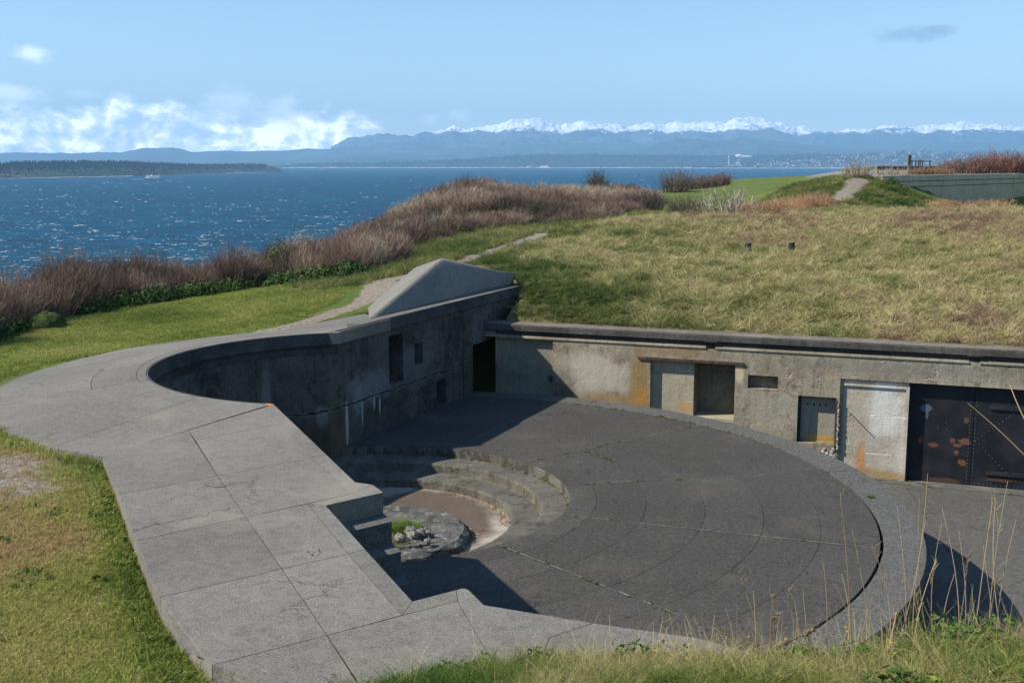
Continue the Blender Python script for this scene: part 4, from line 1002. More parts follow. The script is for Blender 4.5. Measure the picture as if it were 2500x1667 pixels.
# ------------------------------------------------------------------ strip of bank that meets the cornice, and hidden earth behind
def bank_edge():
    S_ = np.arange(-1.0, 28, .3); O_ = [.6, .75, .95, 1.2, 1.5, 1.9, 2.4]; P = [wl(s, o) for s in S_ for o in O_]
    z = zraw(P); vs = []
    for (x, y), zz, i in zip(P, z, range(len(P))):
        o = O_[i % len(O_)]; zz = max(zz, 2.02) + fb(x, y, .35, 4, 2.) * .12 * min(1, (o - .6) * 2); vs.append((x, y, zz + (.015 if o < 2.2 else -.05) - (.03 if o < .7 else 0)))
    n = len(O_); fs = [[i * n + j, (i + 1) * n + j, (i + 1) * n + j + 1, i * n + j + 1] for i in range(len(S_) - 1) for j in range(n - 1)]
    o = mesh('bank_edge', vs, fs, bpy.data.materials['ground_cover'], smooth=True); tag(o, kind='structure')
    for k, a in zone(P).items():
        if k in ('dirt', 'gravel', 'brown', 'cliff'): a = a * 0
        at = o.data.attributes.new(k, 'FLOAT', 'POINT'); at.data.foreach_set('value', (a * (.15 if k == 'lawn' else 1)).astype(np.float32))
bank_edge()

# ------------------------------------------------------------------ scatter by geometry nodes (only for what nobody could count)
def scatter(name, protos, pts, scl, rot, hue, label, cat):
    me = bpy.data.meshes.new(name); me.from_pydata([tuple(map(float, p)) for p in pts], [], [])
    n = len(pts)
    a = me.attributes.new('scl', 'FLOAT_VECTOR', 'POINT'); a.data.foreach_set('vector', np.asarray(scl, np.float32).reshape(n, 3).ravel())
    a = me.attributes.new('rot', 'FLOAT_VECTOR', 'POINT'); a.data.foreach_set('vector', np.asarray(rot, np.float32).ravel())
    a = me.attributes.new('hue', 'FLOAT', 'POINT'); a.data.foreach_set('value', np.asarray(hue, np.float32))
    a = me.attributes.new('pick', 'INT', 'POINT'); a.data.foreach_set('value', rng.integers(0, len(protos), n).astype(np.int32))
    o = link(name, me); col = bpy.data.collections.new(name + '_forms')
    for q_ in protos: col.objects.link(q_)
    g = bpy.data.node_groups.new(name, 'GeometryNodeTree')
    g.interface.new_socket('Geometry', in_out='INPUT', socket_type='NodeSocketGeometry'); g.interface.new_socket('Geometry', in_out='OUTPUT', socket_type='NodeSocketGeometry')
    N = g.nodes; gi = N.new('NodeGroupInput'); go = N.new('NodeGroupOutput'); ip = N.new('GeometryNodeInstanceOnPoints'); ci = N.new('GeometryNodeCollectionInfo')
    ci.inputs['Collection'].default_value = col; ci.inputs['Separate Children'].default_value = True; ci.inputs['Reset Children'].default_value = True
    def na(nm, ty):
        x = N.new('GeometryNodeInputNamedAttribute'); x.data_type = ty; x.inputs['Name'].default_value = nm; return x.outputs[0]
    L = g.links; L.new(gi.outputs[0], ip.inputs['Points']); L.new(ci.outputs[0], ip.inputs['Instance']); ip.inputs['Pick Instance'].default_value = True
    L.new(na('pick', 'INT'), ip.inputs['Instance Index']); L.new(na('rot', 'FLOAT_VECTOR'), ip.inputs['Rotation']); L.new(na('scl', 'FLOAT_VECTOR'), ip.inputs['Scale'])
    L.new(ip.outputs[0], go.inputs[0])
    md = o.modifiers.new('scatter', 'NODES'); md.node_group = g
    tag(o, label, cat, kind='stuff'); return o
def proto_from(name, vs, fs, tip, blade, mt):
    me = bpy.data.meshes.new(name); me.from_pydata(vs, [], fs); me.materials.append(mt)
    a = me.attributes.new('tip', 'FLOAT', 'POINT'); a.data.foreach_set('value', np.array(tip, np.float32))
    a = me.attributes.new('blade', 'FLOAT', 'POINT'); a.data.foreach_set('value', np.array(blade, np.float32))
    return bpy.data.objects.new(name, me)
def blades(name, n, length, spread, width, droop, mt, lean=(0, 0), seg=3, up=1.):
    vs = []; fs = []; tip = []; bl = []
    for _ in range(n):
        a = random.uniform(0, 6.283); r = spread * math.sqrt(random.random()); p = Vector((r * math.cos(a), r * math.sin(a), -.02))
        L = length * random.uniform(.5, 1.2); b0 = random.uniform(0, 6.283); d = Vector((math.cos(b0) * droop * random.uniform(.2, 1) + lean[0], math.sin(b0) * droop * random.uniform(.2, 1) + lean[1], up)).normalized()
        sd = d.cross(Vector((random.gauss(0, 1), random.gauss(0, 1), .3))).normalized(); k = len(vs); c = random.random(); w = width * random.uniform(.6, 1.4)
        for i in range(seg + 1):
            t = i / seg; ww = w * (1 - t * .8) * .5
            vs += [tuple(p + sd * ww), tuple(p - sd * ww)]; tip += [t, t]; bl += [c, c]
            p = p + d * (L / seg); d = (d + Vector((math.cos(b0), math.sin(b0), -.5)) * droop * .55).normalized()
            if p.z < .01: p.z = .01 + random.random() * .02
        for i in range(seg): fs.append([k + 2 * i, k + 2 * i + 1, k + 2 * i + 3, k + 2 * i + 2])
    return proto_from(name, vs, fs, tip, bl, mt)
def twigs(name, n, h, w, width, mt, upright=.5, sub=3, fan=True):
    """bare many-stemmed shrub: stems from a spread foot, forking upward, as crossed ribbons"""
    vs = []; fs = []; tip = []; bl = []
    def rib(p, q_, w0, w1, t0, t1, c):
        d = (q_ - p); sd = d.cross(Vector((random.gauss(0, 1), random.gauss(0, 1), random.gauss(0, .3)))).normalized(); k = len(vs)
        vs.extend([tuple(p + sd * w0), tuple(p - sd * w0), tuple(q_ - sd * w1), tuple(q_ + sd * w1)]); fs.append([k, k + 1, k + 2, k + 3]); tip.extend([t0, t0, t1, t1]); bl.extend([c] * 4)
    for _ in range(n):
        a = random.uniform(0, 6.283); r = w * .4 * math.sqrt(random.random()); p = Vector((r * math.cos(a), r * math.sin(a), -.1)); c = random.random()
        H = h * random.uniform(.55, 1.0) * (1 - .25 * (r / (w * .4)) ** 2); d = Vector((math.cos(a) * r / w * (1.4 - upright) + random.gauss(0, .16), math.sin(a) * r / w * (1.4 - upright) + random.gauss(0, .16), 1)).normalized(); z = 0; wd = width
        for i in range(4):
            q_ = p + d * H / 4; rib(p, q_, wd, wd * .75, i / 4, (i + 1) / 4, c); wd *= .78
            if i >= 1:
                for _k in range(sub):
                    e = (d + Vector((random.gauss(0, .55), random.gauss(0, .55), random.gauss(.1, .3)))).normalized(); m_ = p.lerp(q_, random.random()); m2 = m_ + e * H * random.uniform(.1, .26); rib(m_, m2, wd * .6, wd * .4, (i + .5) / 4, (i + 1) / 4, c)
                    e2 = (e + Vector((random.gauss(0, .5), random.gauss(0, .5), .35))).normalized(); rib(m_.lerp(m2, .5), m_.lerp(m2, .5) + e2 * H * .14, wd * .45, wd * .3, .8, 1, c)
            p = q_; d = (d + Vector((random.gauss(0, .16), random.gauss(0, .16), 0))).normalized()
    return proto_from(name, vs, fs, tip, bl, mt)
def leaves(name, n, rx, rz, size, mt, fill=.5):
    vs = []; fs = []; tip = []; bl = []
    for _ in range(n):
        while True:
            p = Vector((random.uniform(-1, 1), random.uniform(-1, 1), random.uniform(0, 1)))
            if fill < p.length < 1: break
        c = Vector((p.x * rx, p.y * rx, p.z * rz)); nrm = (p + Vector((random.gauss(0, .5), random.gauss(0, .5), random.gauss(.3, .5)))).normalized()
        u = nrm.cross(Vector((random.gauss(0, 1), random.gauss(0, 1), random.gauss(0, 1)))).normalized(); v = nrm.cross(u); s = size * random.uniform(.5, 1.3); k = len(vs)
        vs += [tuple(c - u * s), tuple(c + v * s * .45), tuple(c + u * s + nrm * s * -.2), tuple(c - v * s * .45)]; fs.append([k, k + 1, k + 2, k + 3]); q_ = random.random(); tip += [p.z] * 4; bl += [q_] * 4
    return proto_from(name, vs, fs, tip, bl, mt)
def own_mat(name, col, var=.35, back=0.):
    b = material(name); t = b.attr('tip'); rr = b.attr('blade'); v = b.coord('Object')
    k = b.m('MULTIPLY', b.m('MULTIPLY_ADD', t, .45, .7), b.m('MULTIPLY_ADD', rr, var * 2, 1 - var)); c = b.mix(1, (*col, 1), b.comb(k, k, k), 'MULTIPLY')
    b.fin(c, .85, None, .2)
    if back:
        tr = b.add('ShaderNodeBsdfTranslucent'); b.put(tr.inputs[0], c); mx = b.add('ShaderNodeMixShader'); mx.inputs[0].default_value = back
        b.l.new(b.p.outputs[0], mx.inputs[1]); b.l.new(tr.outputs[0], mx.inputs[2]); b.l.new(mx.outputs[0], b.o.inputs[0])
    return b.mat
def poly_pts(poly, n, dens=None):
    A = np.array(poly); lo, hi = A.min(0), A.max(0); out = np.zeros((0, 2))
    while len(out) < n:
        P = rng.uniform(lo, hi, (n * 2, 2)); P = P[in_poly(P, poly)]
        if dens is not None: P = P[rng.random(len(P)) < dens(P)]
        out = np.vstack([out, P])
    return out[:n]
FBV = lambda P, s, sd: np.array([fb(x, y, s, 3, sd) for x, y in P])
def rots(n, tilt=.15): return np.column_stack([rng.normal(0, tilt, n), rng.normal(0, tilt, n), rng.uniform(0, 6.28, n)])
def uni(n, a, b_): s = rng.uniform(a, b_, n); return np.column_stack([s, s, s])

# bank behind the magazine wall: matted dry grass
view = lambda P: (np.abs(P[:, 0]) < P[:, 1] * .49 + 1.5).astype(float)
pr = [blades('grass_form', 60, .32, .26, .014, 1.0, M_drygrass, (.35, -.25)), blades('grass_form', 60, .26, .28, .014, 1.3, M_drygrass, (.6, -.1)), blades('grass_form', 50, .4, .22, .013, .8, M_drygrass, (.1, -.4))]
mp = [wl(-.9, .72), (.1, 37.2), (.2, 40), (-.9, 43), (-1.2, 46), (0, 51), (2.5, 58), (6, 66), (9, 74), (14, 80), (24, 82), (60, 88), (60, 20), wl(28, .72)]
P = poly_pts(mp, 19000, lambda P: view(P) * np.clip((42 / P[:, 1]) ** 1.6, 0, 1)); z = zraw(P) + FBV(P, .35, 2.) * .05 + FBV(P, 1.1, 3.) * .07
h = .44 + FBV(P, .16, 11) * .42 + FBV(P, .7, 12) * .35 + rng.normal(0, .15, len(P))
h += np.clip((P[:, 0] - 6) / 22, -.12, .22) - .22 * np.exp(-((P[:, 0] + .5) / 3.5) ** 2) - .25 * ((P[:, 1] > 62) & (P[:, 0] > 14))
scatter('dry_grass', pr, np.column_stack([P, z]), uni(len(P), .7, 1.35) * np.column_stack([np.ones(len(P))] * 2 + [rng.uniform(.6, 1.2, len(P))]), rots(len(P), .2), np.clip(h, 0, 1), 'matted dry grass and weeds covering the bank above the magazine wall', 'dry grass')
# longer grass on the slopes by the path and above the hedge
pr = [blades('grass_form', 60, .26, .3, .014, .9, M_drygrass, (.3, -.1)), blades('grass_form', 60, .32, .25, .014, .7, M_drygrass)]
mp2 = [(-8, 41), (-4.9, 40.6), (-1.6, 44), (-.9, 48), (.4, 54), (3.5, 64), (12, 76), (20, 79), (36, 84), (40, 92), (30, 93), (24, 98), (20, 92), (12, 92), (-2, 84), (-9, 68), (-9, 54)]
P = poly_pts(mp2, 8500, lambda P: (seg_dist(P, PATH1) > .5) * (seg_dist(P, PATH2) > .8) * .9 + 0.)
h = .25 + FBV(P, .2, 21) * .3 + rng.normal(0, .1, len(P))
scatter('slope_grass', pr, np.column_stack([P, zraw(P)]), uni(len(P), .7, 1.5), rots(len(P)), np.clip(h, 0, 1), 'rough green and straw grass along the dirt path', 'grass')
# lawns
pr = [blades('grass_form', 40, .045, .11, .0045, 1.0, M_lawn), blades('grass_form', 40, .06, .1, .005, .9, M_lawn)]
lawnP = [(-12, 6.5), (-2.9, 6.5), (-2.1, 8.3), (-2.75, 8.95), (-3.45, 10.29), (-5.83, 15.5), (-6.75, 16.0), (-8.0, 17.25), (-9.3, 19.0), (-10, 21), (-14, 26)]
P = poly_pts(lawnP, 21000, lambda P: view(P) * np.clip((9.5 / P[:, 1]) ** 1.3, 0, 1) * np.clip(1.3 - 1.3 * zone(P)['dirt'], 0.05, 1))
h = .42 + FBV(P, .5, 31) * .45 + rng.normal(0, .16, len(P)) + .6 * zone(P)['brown']
ed = seg_dist(P, [(-2.75, 8.95), (-3.35, 10.29), (-5.76, 15.5), (-6.71, 16.05), (-8.0, 17.3)])
s = uni(len(P), .6, 1.3) * (1 + .9 * (ed < .22) * rng.random(len(P)))[:, None]
scatter('lawn_grass', pr, np.column_stack([P, zraw(P)]), s, rots(len(P)), np.clip(h - .3 * (ed < .25), 0, 1), 'short lawn beside the parapet with worn brown patches', 'lawn grass')
pr = [blades('grass_form', 45, .07, .2, .011, 1.1, M_lawn), blades('grass_form', 45, .09, .2, .012, 1., M_lawn)]
lawn2 = [(-10.6, 20), (-11, 24), (-10.5, 28), (-9.5, 30), (-7.2, 32.6), (-6.3, 34.4), (-5.8, 38), (-5.8, 42), (-7, 50), (-11, 50), (-14.5, 43), (-18, 33), (-16, 22)]
P = poly_pts(lawn2, 12000, lambda P: view(P) * np.clip((24 / P[:, 1]) ** 1.4, 0, 1)); h = .38 + FBV(P, .3, 41) * .35 + rng.normal(0, .12, len(P))
scatter('lawn_grass', pr, np.column_stack([P, zraw(P)]), uni(len(P), .6, 1.2), rots(len(P)), np.clip(h, 0, 1), 'bright green lawn between the parapet and the hedge', 'lawn grass')
# broad-leaved weeds dotted over the near lawn
pr = [leaves('weed_form', 30, .12, .05, .04, M_leaf, 0)]
P = poly_pts(lawnP, 170, lambda P: view(P) * (zone(P)['dirt'] < .3)); P = np.vstack([P, [mid((-3.42, 10.29), (-5.84, 15.4), t) for t in rng.random(30)]])
scatter('lawn_weeds', pr, np.column_stack([P, zraw(P) + .01]), uni(len(P), .5, 1.2), rots(len(P), .05), rng.uniform(.1, .8, len(P)), 'low broad leaved weeds in the lawn', 'weeds')
# grass on the near hill
pr = [blades('grass_form', 26, .15, .05, .0032, .7, M_greengrass, seg=4), blades('grass_form', 26, .12, .06, .0036, 1.0, M_greengrass, (.2, 0), seg=4), blades('grass_form', 22, .19, .05, .003, .6, M_greengrass, (.1, .1), seg=4)]
nh = [(-1.35, 4), (-1.05, 6.6), (-.2, 7.6), (1.5, 7.6), (3.5, 7.6), (4.5, 6.5), (4.2, 3.6)]
P = poly_pts(nh, 10000, lambda P: np.clip((5.5 / P[:, 1]) ** 1.2, 0, 1)); z = zraw(P) + FBV(P, .35, 2.) * .035
h = .5 + FBV(P, 1.1, 51) * .7 + rng.normal(0, .24, len(P)) + .12 * (P[:, 0] > 1.2)
lift = 1 + .6 * np.clip(FBV(P, .9, 52), -.4, .8)
scatter('near_grass', pr, np.column_stack([P, z]), uni(len(P), .6, 1.25) * lift[:, None], rots(len(P), .2), np.clip(h, 0, 1), 'long green grass on the brow in the foreground', 'grass')
pr = [leaves('weed_form', 60, .14, .12, .028, M_leaf, .2), leaves('weed_form', 45, .1, .16, .022, M_leaf, .1)]
P = np.vstack([poly_pts(nh, 110, lambda P: (FBV(P, .8, 61) > .1) * 1.), rng.normal((2.35, 5.7), (.35, .25), (60, 2)), rng.normal((-.35, 5.9), (.2, .2), (14, 2)), rng.normal((.65, 5.6), (.12, .12), (8, 2))])
scatter('near_weeds', pr, np.column_stack([P, zraw(P)]), uni(len(P), .5, 1.3), rots(len(P), .2), rng.random(len(P)), 'leafy green weeds among the foreground grass', 'weeds')
pr = [blades('grass_form', 12, .34, .05, .0024, .35, M_drygrass, (.1, .0), seg=5), blades('grass_form', 9, .45, .05, .0022, .25, M_drygrass, (-.15, 0), seg=5)]
P = poly_pts([(-1.1, 5), (-.9, 6.6), (3.4, 7.0), (3.4, 4.6)], 420, lambda P: np.clip(.3 + P[:, 0] * .3, .2, 1)); 
scatter('dry_bents', pr, np.column_stack([P, zraw(P)]), uni(len(P), .35, .95), rots(len(P), .25), rng.uniform(.5, .85, len(P)), 'thin dry bent grass standing above the green grass', 'dry grass')

# ------------------------------------------------------------------ hedge and brambles
HF = [hitY(*p) for p in ((-80, 860), (0, 828), (110, 792), (220, 765), (360, 742), (500, 724), (640, 704), (760, 690), (870, 676), (950, 652), (1010, 628))]
hp = HF + [(-7.2, 62), (-9.6, 60), (-12.5, 56.2), (-16.2, 51.0), (-19.2, 44), (-20.5, 36), (-20, 30)]
tw = [twigs('shrub_form', 110, 2.0, 1.5, .013, M_twig, .6, 4), twigs('shrub_form', 110, 1.8, 1.7, .013, M_twig, .3, 4), twigs('shrub_form', 90, 2.2, 1.3, .012, M_twig, .8, 4)]
def hedge_ok(P):
    return (seg_dist(P, HF) > .35).astype(float) * (edge_dist(P) < 1.2)
P = poly_pts(hp, 430, hedge_ok)
dfr = seg_dist(P, HF); h = .42 + FBV(P, .35, 71) * .8 + rng.normal(0, .14, len(P)); sc = uni(len(P), .68, .98) * (1 + .5 * FBV(P, .45, 72))[:, None] * np.clip(1.04 - (P[:, 1] - 46) / 60, .55, 1.0)[:, None]
scatter('bare_hedge', tw, np.column_stack([P, np.maximum(zraw(P), .6) - .05]), sc, rots(len(P), .08), np.clip(h, 0, 1), 'dense reddish brown leafless hedge along the bluff edge', 'hedge')
# evergreen undergrowth at the foot of the hedge
lf = [leaves('undergrowth_form', 260, .55, .55, .06, own_mat('dark_bramble_leaves', (.045, .085, .018), .6), .55), leaves('undergrowth_form', 200, .5, .4, .05, M_leaf, .5)]
HF2 = [hitY(*p) for p in ((190, 772), (300, 752), (500, 724), (640, 704), (760, 690), (870, 676))]
Q = []
for _ in range(150):
    i = random.randrange(len(HF2) - 1); p = mid(HF2[i], HF2[i + 1], random.random()); Q.append((p[0] + random.gauss(.0, .2), p[1] + random.gauss(-.05, .25)))
for _ in range(14): p = mid(HF[0], HF[2], random.random()); Q.append((p[0] - .3, p[1] + .3))
P = np.array(Q); scatter('hedge_undergrowth', lf, np.column_stack([P, zraw(P) - .1]), uni(len(P), .7, 1.5), rots(len(P), .1), rng.random(len(P)) * .7, 'dark evergreen undergrowth at the foot of the bare hedge', 'undergrowth')
BR = [hitY(*p) for p in ((955, 628), (1040, 600), (1130, 575), (1240, 558), (1330, 550), (1440, 545), (1500, 535), (1560, 520), (1590, 500), (1600, 486))] + [(13, 131), (4, 119.5), (-4.5, 110), (-9.2, 98), (-11, 86), (-11.2, 74), (-10.6, 66)]
tb = [twigs('bramble_form', 80, 1.25, 1.6, .017, M_twig, .3, 4), twigs('bramble_form', 80, 1.1, 1.7, .018, M_twig, .2, 4), twigs('bramble_form', 70, 1.5, 1.4, .018, M_twig, .5, 4)]
P = poly_pts(BR, 2300, lambda P: np.clip((75 / P[:, 1]) ** .8, 0, 1) * (FBV(P, .2, 81) > -.34))
h = .55 + FBV(P, .11, 82) * 1.0 + rng.normal(0, .15, len(P)); sc = uni(len(P), .6, 1.0) * (1 + .7 * FBV(P, .14, 83))[:, None]
scatter('bramble_thicket', tb, np.column_stack([P, zraw(P) - .05]), sc, rots(len(P), .12), np.clip(h, 0, 1), 'reddish brown bare bramble thicket over the headland', 'brambles')
# rusty dry weeds: below the far wall, edge of far lawn
def patch_px(pts, n, r): 
    o = []
    for _ in range(n):
        p = random.choice(pts); x, y = hitY(p[0] + random.uniform(-1, 1) * p[2], p[1] + random.uniform(-1, 1) * p[3]); o.append((x, y))
    return np.array(o)
redm = tuft_mat('rust_weeds', [(0, (.30, .17, .09)), (1, (.42, .27, .15))], .35, 0)
tr_ = [twigs('weed_form', 60, .9, 1.1, .014, redm, .5, 3)]
P = np.vstack([patch_px([(2300, 514, 30, 2), (2360, 514, 60, 2), (2420, 514, 30, 2)], 70, 1), patch_px([(1850, 522, 60, 7), (1930, 515, 50, 9), (1980, 505, 40, 9)], 90, 1)])
scatter('rusty_weeds', tr_, np.column_stack([P, zraw(P)]), uni(len(P), .6, 1.3), rots(len(P)), rng.random(len(P)), 'rusty orange dead weeds below the far wall and along the far lawn', 'dead weeds')

# single bushes
def bush(name, px, py, hpx, wpx, label, col, n=150, upright=.5, width=None, Y=None, group=None):
    if Y is None: x, y = hitY(px, py)
    else: x, y = (px - 1250) / F * Y * 1.0, Y
    D_ = math.hypot(x, y); H = 1.45 * hpx / F * D_; Wd = 1.1 * wpx / F * D_
    o = twigs(name, n, H, Wd * 1.15, width or D_ / 2780 * .55, own_mat(name + '_bark', col), upright, 4); COL.objects.link(o); o.location = (x, y, zat(x, y) - .05)
    tag(o, label, 'bush', group); return o
bush('upright_bush', 1457, 474, 46, 34, 'small dark upright bush standing alone on the skyline of the headland', (.11, .095, .055), 170, 1)
bush('round_bush', 1652, 470, 44, 62, 'round bare bush at the left end of the far lawn edge', (.15, .115, .09), 200, .2)
for k, (px, py, w, lb) in enumerate(((1703, 462, 40, 'left'), (1735, 458, 40, 'middle'), (1762, 453, 30, 'right'))):
    bush('low_bush', px, py, 28, w, {'left': 'low reddish bush next to the round bush on the far lawn edge', 'middle': 'middle low bush of the row along the far lawn edge', 'right': 'last low bush at the right end of the far lawn edge'}[lb], (.17, .11, .085), 120, .3, group='low bushes along the far lawn')
bush('dark_bush', 1580, 520, 48, 60, 'dark brown bush in front of the far lawn, left of two', (.10, .075, .055), 190, .3)
bush('dark_bush', 1672, 530, 44, 66, 'dark brown bush in front of the far lawn beside the pale bare one', (.11, .085, .06), 190, .2)
bush('pale_bare_bush', 1768, 528, 58, 105, 'pale grey leafless bush with spreading branches before the far lawn', (.34, .30, .25), 46, 0, .035)
bush('bare_bush', 1700, 532, 26, 60, 'small brown scrub between the dark bush and the pale bare bush', (.15, .11, .08), 120, .1)
for (px, py, hh, w, lb, cl) in ((2420, 428, 58, 120, 'large reddish bare bush behind the far wall, tallest of the three', (.20, .095, .065)), (2345, 428, 42, 120, 'reddish bare bush left of the tallest one behind the far wall', (.21, .12, .085)), (2260, 426, 26, 110, 'low straw and red bush beside the wooden post', (.26, .17, .11)), (2475, 428, 40, 90, 'reddish bare bush at the right edge behind the far wall', (.19, .10, .07))):
    bush('red_bush', px, py, hh * .72, w * .85, lb, cl, 330, .2, .03, Y=104 if px < 2300 else 117)
bush('dead_shrub', 2085, 438, 34, 50, 'small dead shrub on the crest above the steep path', (.34, .25, .18), 60, .1, .03, Y=93)
bush('dead_shrub', 2165, 429, 22, 60, 'low dead shrub between the steep path and the wooden post', (.34, .27, .2), 60, -.2, .03, Y=97)
for px, py in ((2040, 505), (2065, 485)): pass
# green slope plants at the end of the far wall
P = patch_px([(2190, 480, 20, 20), (2160, 460, 18, 16), (2215, 505, 25, 8), (2080, 450, 12, 14), (2060, 475, 10, 12), (2035, 492, 12, 10)], 110, 1)
P = P[seg_dist(P, PATH2) > 1.1]
scatter('slope_plants', [leaves('plant_form', 260, .6, .5, .08, M_leaf, .3)], np.column_stack([P, zraw(P) - .15]), uni(len(P), .6, 1.3), rots(len(P)), rng.random(len(P)), 'green leafy plants on the slope at the end of the far wall', 'plants')
gx, gy = HF[6]; o = leaves('green_shrub', 400, .55, 1.2, .07, own_mat('green_shrub_leaves', (.13, .17, .035)), .3); COL.objects.link(o); x, y = K(678, 600, 1.9); o.location = (-11.0 , 53.6, 2.35); tag(o, 'small yellow green shrub poking above the bare hedge', 'shrub')
# mossy hummock by the hedge
hx, hy = hitY(108, 806)
m = MB().ell((0, 0, 0), (.6, .45, .5), 20, 12, .09); o = m.build('mossy_hummock', simple('moss', (.05, .07, .016), .95, .6, 5, 0, 1), smooth=True); o.location = (hx, hy + .3, zat(hx, hy) + .05); tag(o, 'rounded mossy hummock of turf in front of the hedge', 'hummock')
fs_ = empty('fence_stake', (hitY(48, 805)[0], hitY(48, 805)[1], zat(*hitY(48, 805)))); tag(fs_, 'thin dark metal stake standing in the hedge at the left', 'stake')
MB().tube((0, 0, 0), (.0, 0, .75), .02, n=6).build('stake_post', M_iron, fs_)

# ------------------------------------------------------------------ small plants and things in the emplacement
def tuftobj(name, loc, n, L, sp, w, col, label, cat='grass tuft', droop=.6):
    o = blades(name, n, L, sp, w, droop, own_mat(name + '_blades', col, .4, .3), seg=4); COL.objects.link(o); o.location = loc; tag(o, label, cat); return o
x, y = K(985, 1290, -.45); tuftobj('grass_tuft', (x, y, -.47), 520, .30, .34, .012, (.15, .24, .035), 'bright green grass tuft growing in the middle of the gun foundation')
x, y = K(965, 1325, -.45); tuftobj('grass_tuft', (x, y, -.47), 260, .13, .3, .012, (.22, .2, .06), 'low yellowing grass below the bright tuft on the gun foundation')
def weed(px, py, z, r, label, size=.045, n=40, col=(.10, .19, .03)):
    o = leaves('crack_weed', n, r, r * .8, size, own_mat('crack_weed_leaves', col, .4, .2), 0); COL.objects.link(o); x, y = K(px, py, z); o.location = (x, y, z); tag(o, label, 'weed')
weed(2126, 1216, 0, .09, 'bright green weed growing in the joint of the platform rim')
crack = []
def along(r0, r1, a, n, jr=.02):
    for _ in range(n):
        t = random.random(); r = r0 + (r1 - r0) * t
        if mn.noise(Vector((r * 1.3, a, 0))) > -.12: crack.append((*pol(r, a + random.gauss(0, .12)), .005))
along(4.3, 11.1, -49.2, 60); along(4.4, 10.4, -19.5, 26); along(4.4, 10.4, 38.5, 50); along(4.4, 7, 9.8, 18)
for _ in range(150):
    a = random.uniform(22, 62); 
    if mn.noise(Vector((a * .3, 3, 0))) > -.05: crack.append((*pol(10.46 + random.gauss(0, .02), a), .005))
for _ in range(40): a = random.uniform(26, 38); crack.append((*pol(6.12 + random.gauss(0, .02), a), .005))
for _ in range(60): a = random.uniform(-10, 70); crack.append((*pol(4.27 + random.gauss(0, .02), a), H1 + .02))
for _ in range(26): s = random.uniform(9.5, 12); crack.append((*wl(s, -.1 + random.gauss(0, .08)), FLOOR_Z + .03))
for _ in range(16): s = random.uniform(13, 15); crack.append((*wl(s, -.35), FLOOR_Z + .03))
P = np.array(crack); scatter('joint_weeds', [leaves('weed_form', 14, .05, .025, .02, M_leaf, 0), blades('grass_form', 14, .05, .04, .006, 1, M_greengrass)], P, uni(len(P), .4, 1.2), rots(len(P)), rng.random(len(P)), 'tiny green weeds and moss in the platform joints', 'weeds')
# pale grit lying in the open joints
def grit():
    vs = []; fs = []
    def rb(pts, w):
        k = len(vs)
        for i, p in enumerate(pts):
            a = Vector(pts[max(0, i - 1)]); b_ = Vector(pts[min(len(pts) - 1, i + 1)]); d = (b_ - a).normalized(); n = Vector((-d.y, d.x)); ww = w * random.uniform(.15, 1) * (1 if mn.noise(Vector((p[0] * 1.7, p[1] * 1.7, 3))) > -.15 else .12)
            vs.extend([(*(Vector(p) + n * ww), .012), (*(Vector(p) - n * ww), .012)])
        fs.extend([[k + 2 * i, k + 2 * i + 1, k + 2 * i + 3, k + 2 * i + 2] for i in range(len(pts) - 1)])
    for a, r0, r1, w in ((-49.2, 4.35, 11, .018), (-19.5, 4.4, 10.4, .014), (38.5, 4.4, 10.4, .015), (9.8, 4.5, 9, .009)):
        rb([pol(r0 + (r1 - r0) * i / 70, a + random.gauss(0, .04)) for i in range(71)], w)
    rb([pol(10.465, 22 + i * .6) for i in range(70)], .022); rb([pol(6.12, 26 + .5 * i) for i in range(26)], .014)
    tag(mesh('joint_grit', vs, fs, simple('pale_grit', (.24, .23, .19), .95, .5, 12)), 'pale grit and moss filling the platform joints', 'grit', kind='stuff')
grit()
M_deb = simple('dead_grass_debris', (.3, .22, .13), .95, .4, 10)
def debris():
    m = MB()
    for _ in range(150):
        a = random.uniform(0, 62); r = 3.02 - abs(random.gauss(0, .09)); p = pol(r, a); b_ = R(a) + math.pi / 2 + random.gauss(0, .4); L = random.uniform(.05, .2)
        m.tube((p[0], p[1], H3 + .015), (p[0] + L * math.cos(b_), p[1] + L * math.sin(b_), H3 + .015 + random.uniform(0, .03)), .007, .004, 3, False)
    for _ in range(120):
        a = random.uniform(-1.5, .9); r = 1.74 + abs(random.gauss(0, .09)); p = (GB[0] + r * math.cos(a), GB[1] + r * math.sin(a)); L = random.uniform(.03, .12); b_ = random.uniform(0, 6)
        m.tube((*p, H3 + .015), (p[0] + L * math.cos(b_), p[1] + L * math.sin(b_), H3 + .03), .012, .005, 3, False)
    tag(m.build('pit_debris', M_deb), 'dry grass litter along the edges of the pit floor', 'litter', kind='stuff')
debris()
# two short posts in the bank
def stump(px, py, h, rad, label):
    x, y = hitY(px, py); t = empty('stub_post', (x, y, zat(x, y))); tag(t, label, 'post', 'short posts in the bank')
    m = MB().tube((0, 0, -.1), (0, 0, h), rad, rad * .97, 12); m.build('post_body', simple('tarred_wood', (.035, .032, .03), .9, .5, 12, 0, .7), t)
    MB().tube((0, 0, h + .001), (0, 0, h + .025), rad * 1.06, rad * 1.0, 12).build('post_cap', simple('post_top', (.10, .095, .085), .9, .4, 12), t)
stump(1826, 618, .38, .14, 'short dark post in the grass bank, left of two'); stump(1932, 619, .42, .14, 'short dark post in the grass bank, right of two')
